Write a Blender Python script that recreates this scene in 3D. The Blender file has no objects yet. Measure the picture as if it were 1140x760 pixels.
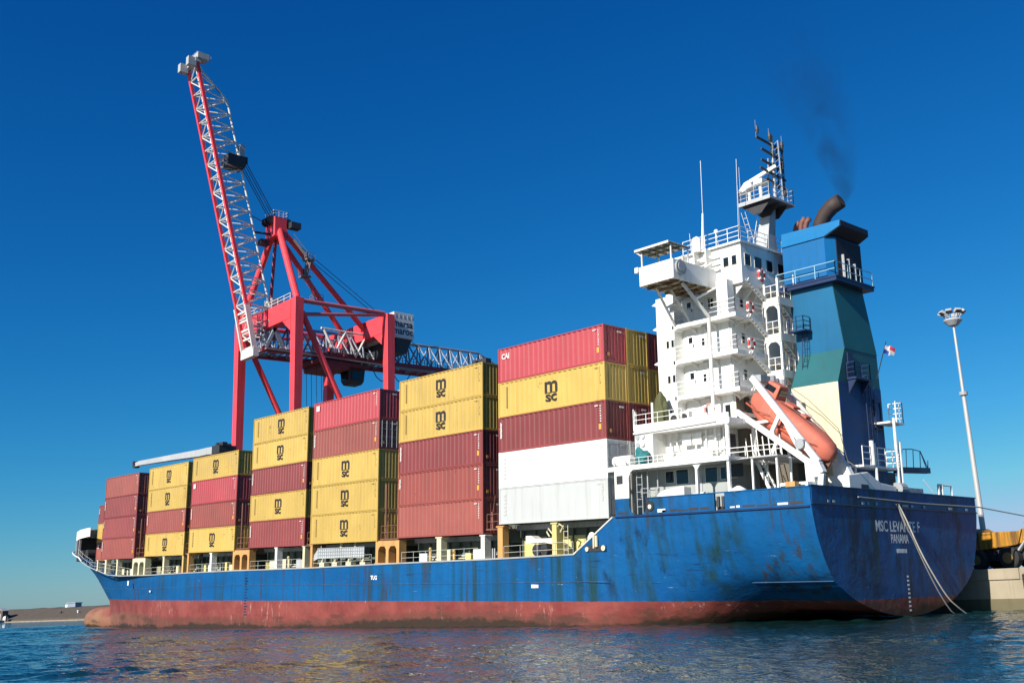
import bpy, bmesh, math, random
from mathutils import Vector, Matrix
random.seed(7)
scene = bpy.context.scene
C = scene.collection
R = math.radians

# ------------------------------------------------------------------ camera, sky, sun, exposure
cam_d = bpy.data.cameras.new('camera'); cam = bpy.data.objects.new('camera', cam_d); C.objects.link(cam)
yaw, pitch, roll = -0.84120725, 0.24665225, -0.03542594
CAM_LOC = Vector((63.62579, -54.79286, 2.04992))
def _axes():
    cy, sy, cp, sp = math.cos(yaw), math.sin(yaw), math.cos(pitch), math.sin(pitch)
    f = Vector((sy*cp, cy*cp, sp)); r = Vector((cy, -sy, 0)); u = r.cross(f)
    cr, sr = math.cos(roll), math.sin(roll)
    return r*cr + u*sr, -r*sr + u*cr, f
_r, _u, _f = _axes()
cam.matrix_world = Matrix(((_r.x, _u.x, -_f.x, CAM_LOC.x), (_r.y, _u.y, -_f.y, CAM_LOC.y), (_r.z, _u.z, -_f.z, CAM_LOC.z), (0, 0, 0, 1)))
cam_d.sensor_width = 36; cam_d.lens = 1137.72/1140*36
cam_d.clip_start = 0.5; cam_d.clip_end = 20000
scene.camera = cam

SUN_EL, SUN_AZ = R(29), R(175.2)          # azimuth measured from +Y towards +X
world = bpy.data.worlds.new('World'); scene.world = world; world.use_nodes = True
wn = world.node_tree.nodes; wl = world.node_tree.links; wn.clear()
sky = wn.new('ShaderNodeTexSky'); sky.sky_type = 'NISHITA'; sky.sun_disc = False
sky.sun_elevation = SUN_EL; sky.sun_rotation = SUN_AZ
sky.air_density = 1.0; sky.dust_density = 0.2; sky.ozone_density = 2.0; sky.altitude = 0
# colour response of the phone camera's deep blue sky: per-channel gain and gamma on the sky's own radiance
sep = wn.new('ShaderNodeSeparateColor'); com = wn.new('ShaderNodeCombineColor'); wl.new(sky.outputs[0], sep.inputs[0])
for i, (gain, pw) in enumerate(((0.50, 2.46), (0.53, 1.23), (0.67, 0.87))):
    last = sep.outputs[i]
    for op, v in (('MULTIPLY', 0.1), ('MINIMUM', 0.8), ('POWER', pw), ('MULTIPLY', gain*10)):
        n_ = wn.new('ShaderNodeMath'); n_.operation = op; wl.new(last, n_.inputs[0]); n_.inputs[1].default_value = v; last = n_.outputs[0]
    wl.new(last, com.inputs[i])
bg = wn.new('ShaderNodeBackground'); bg.inputs['Strength'].default_value = 0.10
wo = wn.new('ShaderNodeOutputWorld')
wl.new(com.outputs[0], bg.inputs['Color']); wl.new(bg.outputs[0], wo.inputs['Surface'])
sd = bpy.data.lights.new('sun', 'SUN'); sd.energy = 5.0; sd.angle = R(0.53); sd.color = (1.0, 0.95, 0.86)
sun = bpy.data.objects.new('sun', sd); C.objects.link(sun)
_to = Vector((math.sin(SUN_AZ)*math.cos(SUN_EL), math.cos(SUN_AZ)*math.cos(SUN_EL), math.sin(SUN_EL)))
sun.rotation_euler = _to.to_track_quat('Z', 'Y').to_euler(); sun.location = _to*200
scene.view_settings.view_transform = 'Standard'; scene.view_settings.look = 'None'
scene.view_settings.exposure = 0.5; scene.view_settings.gamma = 1.0; scene.view_settings.use_curve_mapping = False
scene.cycles.volume_step_rate = 1.0
scene.cycles.max_bounces = 8

# ------------------------------------------------------------------ frames
TRIM = 0.0376099; WZ = 7.93964
SHIP = Matrix.Translation((0, 0, WZ)) @ Matrix.Rotation(TRIM, 4, 'Y')      # ship frame -> world (trimmed by the stern)
YC = 10.78

# ------------------------------------------------------------------ materials
def mat(name, rgb, rough=0.5, metal=0.0, var=0.10, dirt=(0.06, 0.045, 0.03), amt=0.25, streak=True, scale=0.35, rnd=False, lo=0.52, hi=0.78, bump=0.0, spots=0.0):
    m = bpy.data.materials.new(name); m.use_nodes = True
    nt = m.node_tree; N = nt.nodes; L = nt.links
    b = N['Principled BSDF']; b.inputs['Roughness'].default_value = rough; b.inputs['Metallic'].default_value = metal
    tc = N.new('ShaderNodeTexCoord'); vec = tc.outputs['Object']
    if rnd:
        oi = N.new('ShaderNodeObjectInfo')
        mul = N.new('ShaderNodeMath'); mul.operation = 'MULTIPLY'; mul.inputs[1].default_value = 91.0; L.new(oi.outputs['Random'], mul.inputs[0])
        add = N.new('ShaderNodeVectorMath'); add.operation = 'ADD'; L.new(vec, add.inputs[0]); L.new(mul.outputs[0], add.inputs[1]); vec = add.outputs[0]
    n1 = N.new('ShaderNodeTexNoise'); n1.inputs['Scale'].default_value = scale; n1.inputs['Detail'].default_value = 6; L.new(vec, n1.inputs['Vector'])
    mr = N.new('ShaderNodeMapRange'); mr.inputs[1].default_value = 0.25; mr.inputs[2].default_value = 0.75
    mr.inputs[3].default_value = 1-var; mr.inputs[4].default_value = 1+var; L.new(n1.outputs['Fac'], mr.inputs[0])
    val = mr.outputs[0]
    if rnd:
        m2 = N.new('ShaderNodeMapRange'); m2.inputs[3].default_value = 0.88; m2.inputs[4].default_value = 1.12; L.new(oi.outputs['Random'], m2.inputs[0])
        mm = N.new('ShaderNodeMath'); mm.operation = 'MULTIPLY'; L.new(val, mm.inputs[0]); L.new(m2.outputs[0], mm.inputs[1]); val = mm.outputs[0]
    sc = N.new('ShaderNodeVectorMath'); sc.operation = 'SCALE'; sc.inputs[0].default_value = rgb[:3]; L.new(val, sc.inputs['Scale'])
    mp = N.new('ShaderNodeMapping'); mp.inputs['Scale'].default_value = (2.2, 2.2, 0.16) if streak else (1.3, 1.3, 1.3); L.new(vec, mp.inputs['Vector'])
    n2 = N.new('ShaderNodeTexNoise'); n2.inputs['Scale'].default_value = 1.0; n2.inputs['Detail'].default_value = 5; n2.inputs['Roughness'].default_value = 0.65; L.new(mp.outputs[0], n2.inputs['Vector'])
    rp = N.new('ShaderNodeMapRange'); rp.inputs[1].default_value = lo; rp.inputs[2].default_value = hi; rp.inputs[3].default_value = 0; rp.inputs[4].default_value = amt; rp.clamp = True
    L.new(n2.outputs['Fac'], rp.inputs[0])
    mx = N.new('ShaderNodeMix'); mx.data_type = 'RGBA'; L.new(rp.outputs[0], mx.inputs[0]); L.new(sc.outputs[0], mx.inputs[6]); mx.inputs[7].default_value = (*dirt, 1)
    col = mx.outputs[2]
    if spots:                                  # chipped and rusty patches
        n3 = N.new('ShaderNodeTexNoise'); n3.inputs['Scale'].default_value = 1.1; n3.inputs['Detail'].default_value = 9; n3.inputs['Roughness'].default_value = 0.72; L.new(vec, n3.inputs['Vector'])
        r3 = N.new('ShaderNodeMapRange'); r3.clamp = True; r3.inputs[1].default_value = 0.63; r3.inputs[2].default_value = 0.68; r3.inputs[4].default_value = spots; L.new(n3.outputs['Fac'], r3.inputs[0])
        m3 = N.new('ShaderNodeMix'); m3.data_type = 'RGBA'; L.new(r3.outputs[0], m3.inputs[0]); L.new(col, m3.inputs[6]); m3.inputs[7].default_value = (0.10, 0.04, 0.02, 1); col = m3.outputs[2]
    L.new(col, b.inputs['Base Color'])
    if bump:
        bp = N.new('ShaderNodeBump'); bp.inputs['Strength'].default_value = bump; bp.inputs['Distance'].default_value = 0.05
        L.new(n2.outputs['Fac'], bp.inputs['Height']); L.new(bp.outputs[0], b.inputs['Normal'])
    return m

RUST = (0.16, 0.055, 0.02)
M = {}
M['white'] = mat('ship_white_paint', (0.78, 0.77, 0.73), 0.45, dirt=(0.34, 0.21, 0.11), amt=0.6, var=0.06, lo=0.56, hi=0.78, spots=.3)
M['offwhite'] = mat('worn_white_paint', (0.66, 0.64, 0.58), 0.5, dirt=RUST, amt=0.4, var=0.08)
M['cream'] = mat('cream_paint', (0.66, 0.60, 0.40), 0.5, dirt=(0.42, 0.34, 0.2), amt=0.25, var=0.05)
M['yellowpaint'] = mat('yellow_deck_paint', (0.58, 0.40, 0.14), 0.5, dirt=RUST, amt=0.5, var=0.12)
M['paleyellow'] = mat('pale_yellow_paint', (0.60, 0.52, 0.20), 0.5, dirt=RUST, amt=0.4, var=0.12)
M['orangeyellow'] = mat('orange_yellow_paint', (0.56, 0.30, 0.10), 0.5, dirt=RUST, amt=0.5, var=0.14)
M['grey'] = mat('grey_paint', (0.34, 0.36, 0.37), 0.5, dirt=(0.12, 0.1, 0.08), amt=0.4)
M['lightgrey'] = mat('light_grey_paint', (0.40, 0.41, 0.42), 0.5, dirt=(0.2, 0.17, 0.14), amt=0.3)
M['dark'] = mat('dark_metal', (0.03, 0.03, 0.035), 0.55, dirt=RUST, amt=0.2)
M['deck'] = mat('deck_paint', (0.09, 0.12, 0.10), 0.7, dirt=RUST, amt=0.5, streak=False)
M['deckred'] = mat('red_oxide_deck', (0.16, 0.06, 0.045), 0.7, dirt=RUST, amt=0.4)
M['glass'] = mat('window_glass', (0.012, 0.016, 0.02), 0.08, var=0.2, amt=0.0)
M['blue'] = mat('ship_blue_paint', (0.005, 0.085, 0.25), 0.4, dirt=(0.03, 0.12, 0.13), amt=0.5)
M['fblue'] = mat('funnel_blue_paint', (0.003, 0.115, 0.31), 0.38, dirt=(0.006, 0.075, 0.12), amt=0.5, var=0.14)
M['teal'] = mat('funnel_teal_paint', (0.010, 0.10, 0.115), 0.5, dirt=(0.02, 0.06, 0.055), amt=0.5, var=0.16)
M['aft_shade'] = mat('aft_shade_navy', (0.006, 0.012, 0.03), 0.7, amt=.3)  # near-black navy: shade of the funnel's aft side put into the colour
M['recess_shade'] = mat('recess_shade_brown_grey', (0.13, 0.11, 0.085), 0.7, amt=.5)  # dark brown-grey: shade under the overhanging decks painted into the walls
M['navy'] = mat('navy_paint', (0.005, 0.022, 0.085), 0.45, amt=0.2)
M['pipe'] = mat('sooty_exhaust_pipe', (0.045, 0.028, 0.024), 0.7, dirt=(0.012, 0.01, 0.01), amt=0.8)
M['pipebrown'] = mat('rusty_brown_pipe', (0.17, 0.07, 0.05), 0.65, dirt=(0.03, 0.02, 0.02), amt=0.7)
M['orange'] = mat('lifeboat_orange', (0.50, 0.125, 0.080), 0.7, dirt=(0.42, 0.20, 0.14), amt=0.8, var=0.16)
M['ring'] = mat('life_ring_red', (0.62, 0.035, 0.035), 0.5, amt=0.1)
M['tarp'] = mat('olive_tarpaulin', (0.085, 0.09, 0.035), 0.85, dirt=(0.13, 0.12, 0.06), amt=0.6, bump=0.5)
M['tealtarp'] = mat('teal_tarpaulin', (0.012, 0.15, 0.16), 0.7, dirt=(0.01, 0.07, 0.09), amt=0.6)
M['crane'] = mat('crane_red_paint', (0.80, 0.058, 0.070), 0.42, dirt=(0.30, 0.03, 0.035), amt=0.55, var=0.10)
M['cranewhite'] = mat('crane_white_paint', (0.66, 0.66, 0.62), 0.45, dirt=(0.30, 0.24, 0.18), amt=0.45)
M['craneblue'] = mat('crane_grey_blue_paint', (0.22, 0.26, 0.33), 0.5, amt=0.3)
M['sign'] = mat('sign_white_panel', (0.60, 0.60, 0.58), 0.5, amt=0.2, dirt=(0.3, 0.28, 0.25))
M['letter'] = mat('black_lettering', (0.028, 0.022, 0.018), 0.55, var=0.2, amt=0.0)
M['wletter'] = mat('white_lettering', (0.82, 0.82, 0.80), 0.55, var=0.1, dirt=(0.2, 0.25, 0.4), amt=0.6, lo=0.52, hi=0.66)
M['sticker'] = mat('orange_yellow_sticker', (0.70, 0.34, 0.05), 0.5, amt=0.1)
M['funneltrunk'] = mat('funnel_trunk_cyan', (0.0025, 0.102, 0.222), 0.4, dirt=(0.006, 0.07, 0.10), amt=0.6, var=0.14)
M['rope'] = mat('pale_mooring_rope', (0.60, 0.55, 0.46), 0.9, streak=False, amt=0.4)
M['darkrope'] = mat('grey_mooring_line', (0.26, 0.26, 0.25), 0.9, streak=False)
M['rubber'] = mat('black_rubber', (0.02, 0.02, 0.02), 0.8, amt=0.2)
M['machine'] = mat('machine_yellow', (0.50, 0.23, 0.02), 0.5, dirt=(0.09, 0.05, 0.02), amt=0.85, var=0.2, lo=.44, hi=.62)
M['hub'] = mat('machine_hub_brown', (0.30, 0.17, 0.05), 0.6, amt=0.6)
M['polegrey'] = mat('galvanised_pole', (0.46, 0.45, 0.43), 0.45, metal=0.1, dirt=(0.26, 0.22, 0.18), amt=0.4)
CT = {
 'yellow': mat('container_yellow', (0.475, 0.318, 0.072), 0.5, rnd=True, dirt=(0.22, 0.12, 0.045), amt=0.5, var=0.10, lo=0.54, bump=.3, spots=.55),
 'maroon': mat('container_maroon', (0.225, 0.043, 0.042), 0.5, rnd=True, dirt=(0.12, 0.035, 0.03), amt=0.55, var=0.12, bump=.3, spots=.55),
 'brick': mat('container_brick_red', (0.25, 0.056, 0.044), 0.5, rnd=True, dirt=(0.14, 0.05, 0.035), amt=0.55, var=0.12, bump=.3, spots=.55),
 'salmon': mat('container_faded_red', (0.275, 0.070, 0.055), 0.55, rnd=True, dirt=(0.19, 0.06, 0.045), amt=0.55, var=0.12, bump=.3, spots=.55),
 'rose': mat('container_rose_red', (0.37, 0.052, 0.062), 0.5, rnd=True, dirt=(0.25, 0.055, 0.05), amt=0.5, var=0.10, bump=.3, spots=.55),
 'navy': mat('container_navy', (0.012, 0.02, 0.06), 0.5, rnd=True, amt=0.2),
 'white': mat('container_white', (0.80, 0.79, 0.74), 0.45, dirt=(0.5, 0.45, 0.36), amt=0.35, var=0.03, rnd=False),
 'palegrey': mat('container_pale_grey', (0.47, 0.48, 0.47), 0.5, dirt=(0.30, 0.27, 0.22), amt=0.45, var=0.04, rnd=False),
}

def mix_rgb(N, L, fac, a, b):
    mx = N.new('ShaderNodeMix'); mx.data_type = 'RGBA'
    if hasattr(fac, 'links'): L.new(fac, mx.inputs[0])
    else: mx.inputs[0].default_value = fac
    for i, v in ((6, a), (7, b)):
        if hasattr(v, 'links'): L.new(v, mx.inputs[i])
        else: mx.inputs[i].default_value = (*v, 1)
    return mx.outputs[2]

def hull_material():
    m = bpy.data.materials.new('hull_paint'); m.use_nodes = True
    N = m.node_tree.nodes; L = m.node_tree.links; b = N['Principled BSDF']
    tc = N.new('ShaderNodeTexCoord'); P = tc.outputs['Object']
    sx = N.new('ShaderNodeSeparateXYZ'); L.new(P, sx.inputs[0]); X, Y, Z = sx.outputs
    def math_(op, a, b_=None, c=None):
        n = N.new('ShaderNodeMath'); n.operation = op
        for i, v in enumerate((a, b_, c)):
            if v is None: continue
            if hasattr(v, 'links'): L.new(v, n.inputs[i])
            else: n.inputs[i].default_value = v
        return n.outputs[0]
    def rng(v, a, b_, lo=0.0, hi=1.0):
        n = N.new('ShaderNodeMapRange'); n.clamp = True; L.new(v, n.inputs[0])
        for i, q in ((1, a), (2, b_), (3, lo), (4, hi)): n.inputs[i].default_value = q
        return n.outputs[0]
    def noise(scale, s=1.0, detail=5, rough=0.6, off=0.0):
        mp = N.new('ShaderNodeMapping'); mp.inputs['Scale'].default_value = scale; mp.inputs['Location'].default_value = (off, off, off); L.new(P, mp.inputs['Vector'])
        n = N.new('ShaderNodeTexNoise'); n.inputs['Scale'].default_value = s; n.inputs['Detail'].default_value = detail; n.inputs['Roughness'].default_value = rough
        L.new(mp.outputs[0], n.inputs['Vector']); return n.outputs['Fac']
    n_big = noise((0.06, 0.06, 0.25))
    blue = mix_rgb(N, L, rng(n_big, 0.35, 0.65), (0.003, 0.070, 0.220), (0.005, 0.095, 0.265))
    # plate seams
    seam = math_('FRACT', math_('MULTIPLY', math_('ADD', X, 200.0), 1/7.3))
    blue = mix_rgb(N, L, math_('MULTIPLY', rng(math_('ABSOLUTE', math_('SUBTRACT', seam, 0.5)), 0.0, 0.006, 0.5, 0.0), 1.0), blue, (0.012, 0.045, 0.10))
    # green and rusty run-down streaks, thicker towards the poop
    st = noise((0.8, 0.8, 0.04), 1.0, 5, 0.6); st2 = noise((0.10, 0.10, 0.06), 1.0, 3, 0.5, 31.0)
    aft = rng(X, -30.0, 12.0, 0.55, 1.0)
    k = math_('MULTIPLY', math_('MULTIPLY', rng(st, 0.46, 0.62), rng(st2, 0.38, 0.58)), aft)
    blue = mix_rgb(N, L, math_('MULTIPLY', k, 0.95), blue, (0.012, 0.042, 0.036))
    ru = noise((1.6, 1.6, 0.10), 1.0, 4, 0.6, 7.0); ru2 = noise((0.16, 0.16, 0.12), 1.0, 3, 0.5, 90.0)
    k = math_('MULTIPLY', rng(ru, 0.52, 0.62), rng(ru2, 0.46, 0.60))
    blue = mix_rgb(N, L, math_('MULTIPLY', k, 0.8), blue, (0.038, 0.030, 0.016))
    bl = noise((0.5, 0.5, 0.28), 1.0, 6, 0.65, 51.0)
    blue = mix_rgb(N, L, math_('MULTIPLY', math_('MULTIPLY', rng(bl, 0.55, 0.66), rng(X, 2.0, 12.0, 0.15, 0.75)), rng(Z, -6.2, -4.6)), blue, (0.006, 0.020, 0.048))
    # tug and fender scrapes
    sc1 = noise((0.22, 0.22, 2.4), 1.0, 6, 0.7, 13.0); band = math_('MULTIPLY', rng(Z, -6.0, -5.0), rng(Z, -1.6, -3.0))
    k = math_('MULTIPLY', math_('MULTIPLY', rng(sc1, 0.60, 0.66), band), rng(X, -40.0, 12.0, 0.15, 0.85))
    blue = mix_rgb(N, L, k, blue, (0.008, 0.022, 0.07))
    sc2 = noise((0.5, 0.5, 5.0), 1.0, 6, 0.75, 47.0)
    k = math_('MULTIPLY', rng(sc2, 0.66, 0.70), band)
    blue = mix_rgb(N, L, math_('MULTIPLY', k, 0.7), blue, (0.38, 0.42, 0.44))
    # antifouling
    nr = noise((0.35, 0.35, 0.35), 1.0, 7, 0.65); red = mix_rgb(N, L, rng(nr, 0.35, 0.65), (0.175, 0.036, 0.032), (0.26, 0.066, 0.054))
    vs = noise((1.4, 1.4, 0.12), 1.0, 5, 0.6, 3.0)
    red = mix_rgb(N, L, math_('MULTIPLY', rng(vs, 0.52, 0.72), 0.6), red, (0.15, 0.062, 0.048))
    wh = noise((2.2, 2.2, 0.45), 1.0, 6, 0.75, 23.0); wh2 = noise((0.12, 0.12, 0.3), 1.0, 3, 0.5, 66.0)
    red = mix_rgb(N, L, math_('MULTIPLY', math_('MULTIPLY', rng(wh, 0.58, 0.66), rng(wh2, 0.48, 0.6)), 0.75), red, (0.52, 0.36, 0.30))
    # height above the water (the ship is trimmed): waterline in the ship frame
    h = math_('SUBTRACT', Z, math_('ADD', math_('MULTIPLY', X, 0.0376), -7.94))
    gn = noise((0.5, 0.5, 1.2), 1.0, 7, 0.65, 5.0); gl = noise((0.05, 0.05, 0.1), 1.0, 3, 0.5, 15.0)
    hh = math_('ADD', math_('ADD', h, math_('MULTIPLY', math_('SUBTRACT', gn, 0.5), -1.5)), math_('MULTIPLY', math_('SUBTRACT', gl, 0.5), -2.2))
    fwd = rng(X, -60.0, -105.0)
    tan_ = mix_rgb(N, L, fwd, (0.10, 0.044, 0.030), (0.26, 0.135, 0.075))
    bulb = rng(X, -107.0, -112.5)
    red = mix_rgb(N, L, math_('MULTIPLY', bulb, rng(nr, 0.30, 0.60, 0.35, 1.0)), red, (0.27, 0.14, 0.075))
    red = mix_rgb(N, L, math_('MULTIPLY', rng(math_('SUBTRACT', hh, rng(X, -35.0, -95.0, 0.0, 1.1)), 1.15, 0.7, 0.0, 0.65), rng(X, 8.0, 22.0, 1.0, 0.25)), red, tan_)
    lump = rng(noise((0.18, 0.18, 0.6), 1.0, 6, 0.65, 77.0), 0.52, 0.60)
    red = mix_rgb(N, L, math_('MULTIPLY', math_('MULTIPLY', rng(hh, 1.7, 1.2), lump), 0.7), red, (0.07, 0.036, 0.026))
    red = mix_rgb(N, L, rng(hh, 0.55, 0.25, 0.0, 0.9), red, (0.03, 0.024, 0.016))
    line = math_('SUBTRACT', Z, math_('ADD', math_('MULTIPLY', X, 0.0145), -6.03))
    lined = math_('ADD', line, math_('MULTIPLY', math_('SUBTRACT', noise((1.5, 1.5, 1.5), 1.0, 5, 0.6, 2.0), 0.5), 0.18))
    col = mix_rgb(N, L, rng(lined, -0.02, 0.02), red, blue)
    L.new(col, b.inputs['Base Color'])
    b.inputs['Roughness'].default_value = 0.5; b.inputs['Specular IOR Level'].default_value = 0.2
    bp = N.new('ShaderNodeBump'); bp.inputs['Strength'].default_value = 0.8; bp.inputs['Distance'].default_value = 0.16
    fr_ = math_('MULTIPLY', math_('ABSOLUTE', math_('SUBTRACT', math_('FRACT', math_('MULTIPLY', math_('ADD', X, 200.0), 1/0.8)), 0.5)), 0.16)
    L.new(math_('ADD', noise((0.5, 0.5, 0.5), 1.0, 4, 0.55, 12.0), fr_), bp.inputs['Height']); L.new(bp.outputs[0], b.inputs['Normal'])
    return m
M['hull'] = hull_material()

def water_material():
    m = bpy.data.materials.new('harbour_water'); m.use_nodes = True
    N = m.node_tree.nodes; L = m.node_tree.links; b = N['Principled BSDF']
    b.inputs['Base Color'].default_value = (0.004, 0.027, 0.026, 1); b.inputs['Roughness'].default_value = 0.03; b.inputs['IOR'].default_value = 1.333
    tc = N.new('ShaderNodeTexCoord'); P = tc.outputs['Object']
    def noise(scale, rot, d, rough, off):
        mp = N.new('ShaderNodeMapping'); mp.inputs['Scale'].default_value = scale; mp.inputs['Rotation'].default_value = (0, 0, rot); mp.inputs['Location'].default_value = (off, off, 0)
        L.new(P, mp.inputs['Vector']); n = N.new('ShaderNodeTexNoise'); n.inputs['Scale'].default_value = 1; n.inputs['Detail'].default_value = d; n.inputs['Roughness'].default_value = rough
        L.new(mp.outputs[0], n.inputs['Vector']); return n.outputs['Fac']
    h = N.new('ShaderNodeMath'); h.operation = 'MULTIPLY'; h.inputs[1].default_value = 1.0; L.new(noise((2.2, 3.0, 1), 0.5, 3, 0.55, 40), h.inputs[0])
    bp = N.new('ShaderNodeBump'); bp.inputs['Strength'].default_value = 0.8; bp.inputs['Distance'].default_value = 0.12
    L.new(h.outputs[0], bp.inputs['Height']); L.new(bp.outputs[0], b.inputs['Normal'])
    return m
M['water'] = water_material()

def concrete(name, c1, c2):
    m = mat(name, c1, 0.85, var=0.18, dirt=c2, amt=0.6, scale=0.5, bump=0.3); return m
M['concrete'] = concrete('quay_concrete', (0.32, 0.27, 0.19), (0.18, 0.145, 0.10))
M['weed'] = concrete('tide_band_concrete', (0.13, 0.11, 0.06), (0.06, 0.055, 0.03))
M['stone'] = concrete('breakwater_stone', (0.085, 0.066, 0.048), (0.05, 0.04, 0.03))
M['asphalt'] = concrete('quay_asphalt', (0.16, 0.15, 0.14), (0.09, 0.085, 0.08))

# ------------------------------------------------------------------ mesh helpers
SPLIT = {'deck_post', 'freeing_port', 'wing_strut', 'stern_fairlead', 'tug_mark', 'port_flap', 'whaleback_frame', 'bracket', 'navigation_light', 'mast_antenna', 'overboard_pipe', 'round_vent', 'vent_lid',
         'front_lamp', 'lamp_fitting', 'canopy_post', 'platform_bracket', 'platform_post', 'a_frame_leg', 'back_stay', 'yardarm', 'whip_antenna', 'wall_pipe', 'hatch', 'grab_rail', 'vent_pipe', 'notice_board',
         'cradle', 'hoist_rope', 'funnel_vent_pipe', 'cable_riser', 'fore_stay', 'sheave_block', 'hanger_lattice', 'radar_pedestal', 'ladder_cradle', 'liferaft_dome', 'deck_store', 'winch_drum', 'reflective_band', 'sticker', 'door'}
class MB:
    def __init__(s): s.v = []; s.f = []
    def add(s, vs, fs):
        o = len(s.v); s.v += [tuple(v) for v in vs]; s.f += [tuple(i+o for i in f) for f in fs]; return s
    def box(s, x0, x1, y0, y1, z0, z1):
        if x0 > x1: x0, x1 = x1, x0
        if y0 > y1: y0, y1 = y1, y0
        if z0 > z1: z0, z1 = z1, z0
        vs = [(x, y, z) for z in (z0, z1) for y in (y0, y1) for x in (x0, x1)]
        return s.add(vs, [(0, 2, 3, 1), (4, 5, 7, 6), (0, 1, 5, 4), (2, 6, 7, 3), (0, 4, 6, 2), (1, 3, 7, 5)])
    def beam(s, p, q, w, h=None, up=(0, 0, 1)):
        h = h or w; p, q = Vector(p), Vector(q); d = (q-p).normalized(); up = Vector(up)
        if abs(d.dot(up)) > 0.98: up = Vector((1, 0, 0))
        a = d.cross(up).normalized(); c = a.cross(d)
        vs = [e + a*sa*w/2 + c*sc*h/2 for e in (p, q) for sc in (-1, 1) for sa in (-1, 1)]
        return s.add(vs, [(0, 2, 3, 1), (4, 5, 7, 6), (0, 1, 5, 4), (2, 6, 7, 3), (0, 4, 6, 2), (1, 3, 7, 5)])
    def tube(s, pts, r, n=6, cap=True):
        pts = [Vector(p) for p in pts]; rs = r if isinstance(r, (list, tuple)) else [r]*len(pts)
        o = len(s.v); prev = None
        for i, p in enumerate(pts):
            d = (pts[min(i+1, len(pts)-1)] - pts[max(i-1, 0)]).normalized()
            if prev is None:
                a = d.orthogonal().normalized()
            else:
                a = prev - d*prev.dot(d); a = a.normalized() if a.length > 1e-6 else d.orthogonal().normalized()
            prev = a; c = d.cross(a)
            for k in range(n):
                t = 2*math.pi*k/n; s.v.append(tuple(p + (a*math.cos(t)+c*math.sin(t))*rs[i]))
        for i in range(len(pts)-1):
            for k in range(n):
                k2 = (k+1) % n; s.f.append((o+i*n+k, o+i*n+k2, o+(i+1)*n+k2, o+(i+1)*n+k))
        if cap:
            s.f.append(tuple(o+k for k in reversed(range(n)))); s.f.append(tuple(o+(len(pts)-1)*n+k for k in range(n)))
        return s
    def prism(s, poly, axis, a, b):
        """poly: 2D points in the plane normal to axis; x->(y,z) y->(x,z) z->(x,y)"""
        def P(u, v, t): return {'x': (t, u, v), 'y': (u, t, v), 'z': (u, v, t)}[axis]
        n = len(poly); vs = [P(u, v, a) for u, v in poly]+[P(u, v, b) for u, v in poly]
        fs = [tuple(range(n)), tuple(reversed(range(n, 2*n)))]+[(i, n+i, n+(i+1) % n, (i+1) % n) for i in range(n)]
        return s.add(vs, fs)
    def loft(s, rings, cap=True):
        o = len(s.v); n = len(rings[0])
        for r in rings: s.v += [tuple(p) for p in r]
        for i in range(len(rings)-1):
            for k in range(n): s.f.append((o+i*n+k, o+i*n+(k+1) % n, o+(i+1)*n+(k+1) % n, o+(i+1)*n+k))
        if cap: s.f.append(tuple(o+k for k in reversed(range(n)))); s.f.append(tuple(o+(len(rings)-1)*n+k for k in range(n)))
        return s
    def rail(s, pts, h=1.05, n=3, step=1.6, r=0.022):
        pts = [Vector(p) for p in pts]
        for a, b in zip(pts[:-1], pts[1:]):
            k = max(1, round((b-a).length/step))
            for i in range(k+1):
                p = a.lerp(b, i/k); s.tube([p, p+Vector((0, 0, h))], r*1.2, 4)
            for j in range(n):
                z = Vector((0, 0, h*(j+1)/n)); s.tube([a+z, b+z], r, 4)
        return s
    def ladder(s, p, q, w=0.4, axis=(0, 1, 0), r=0.03):
        p, q, ax = Vector(p), Vector(q), Vector(axis)*w/2
        s.tube([p-ax, q-ax], r, 4); s.tube([p+ax, q+ax], r, 4)
        k = max(2, int((q-p).length/0.45))
        for i in range(1, k): c = p.lerp(q, i/k); s.tube([c-ax, c+ax], r*0.8, 4)
        return s
    def build(s, name, m, parent=None, smooth=False, bevel=0.0):
        if name in SPLIT:
            par = list(range(len(s.v)))
            def find(i):
                while par[i] != i: par[i] = par[par[i]]; i = par[i]
                return i
            for f in s.f:
                for k in f[1:]: par[find(k)] = find(f[0])
            groups = {}
            for f in s.f: groups.setdefault(find(f[0]), []).append(f)
            out = None
            for fs in groups.values():
                p = MB(); ids = {}
                for f in fs:
                    for k in f:
                        if k not in ids: ids[k] = len(p.v); p.v.append(s.v[k])
                    p.f.append(tuple(ids[k] for k in f))
                o = p._build(name, m, parent, smooth, bevel); out = out or o
            return out
        return s._build(name, m, parent, smooth, bevel)
    def _build(s, name, m, parent=None, smooth=False, bevel=0.0):
        me = bpy.data.meshes.new(name); me.from_pydata(s.v, [], s.f)
        bm = bmesh.new(); bm.from_mesh(me); bmesh.ops.recalc_face_normals(bm, faces=bm.faces); bm.to_mesh(me); bm.free()
        me.materials.append(M[m] if isinstance(m, str) else m)
        if smooth:
            for p in me.polygons: p.use_smooth = True
        o = bpy.data.objects.new(name, me); C.objects.link(o)
        if parent: o.parent = parent
        if bevel:
            b = o.modifiers.new('bevel', 'BEVEL'); b.width = bevel; b.segments = 2; b.limit_method = 'ANGLE'
        return o

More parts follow.
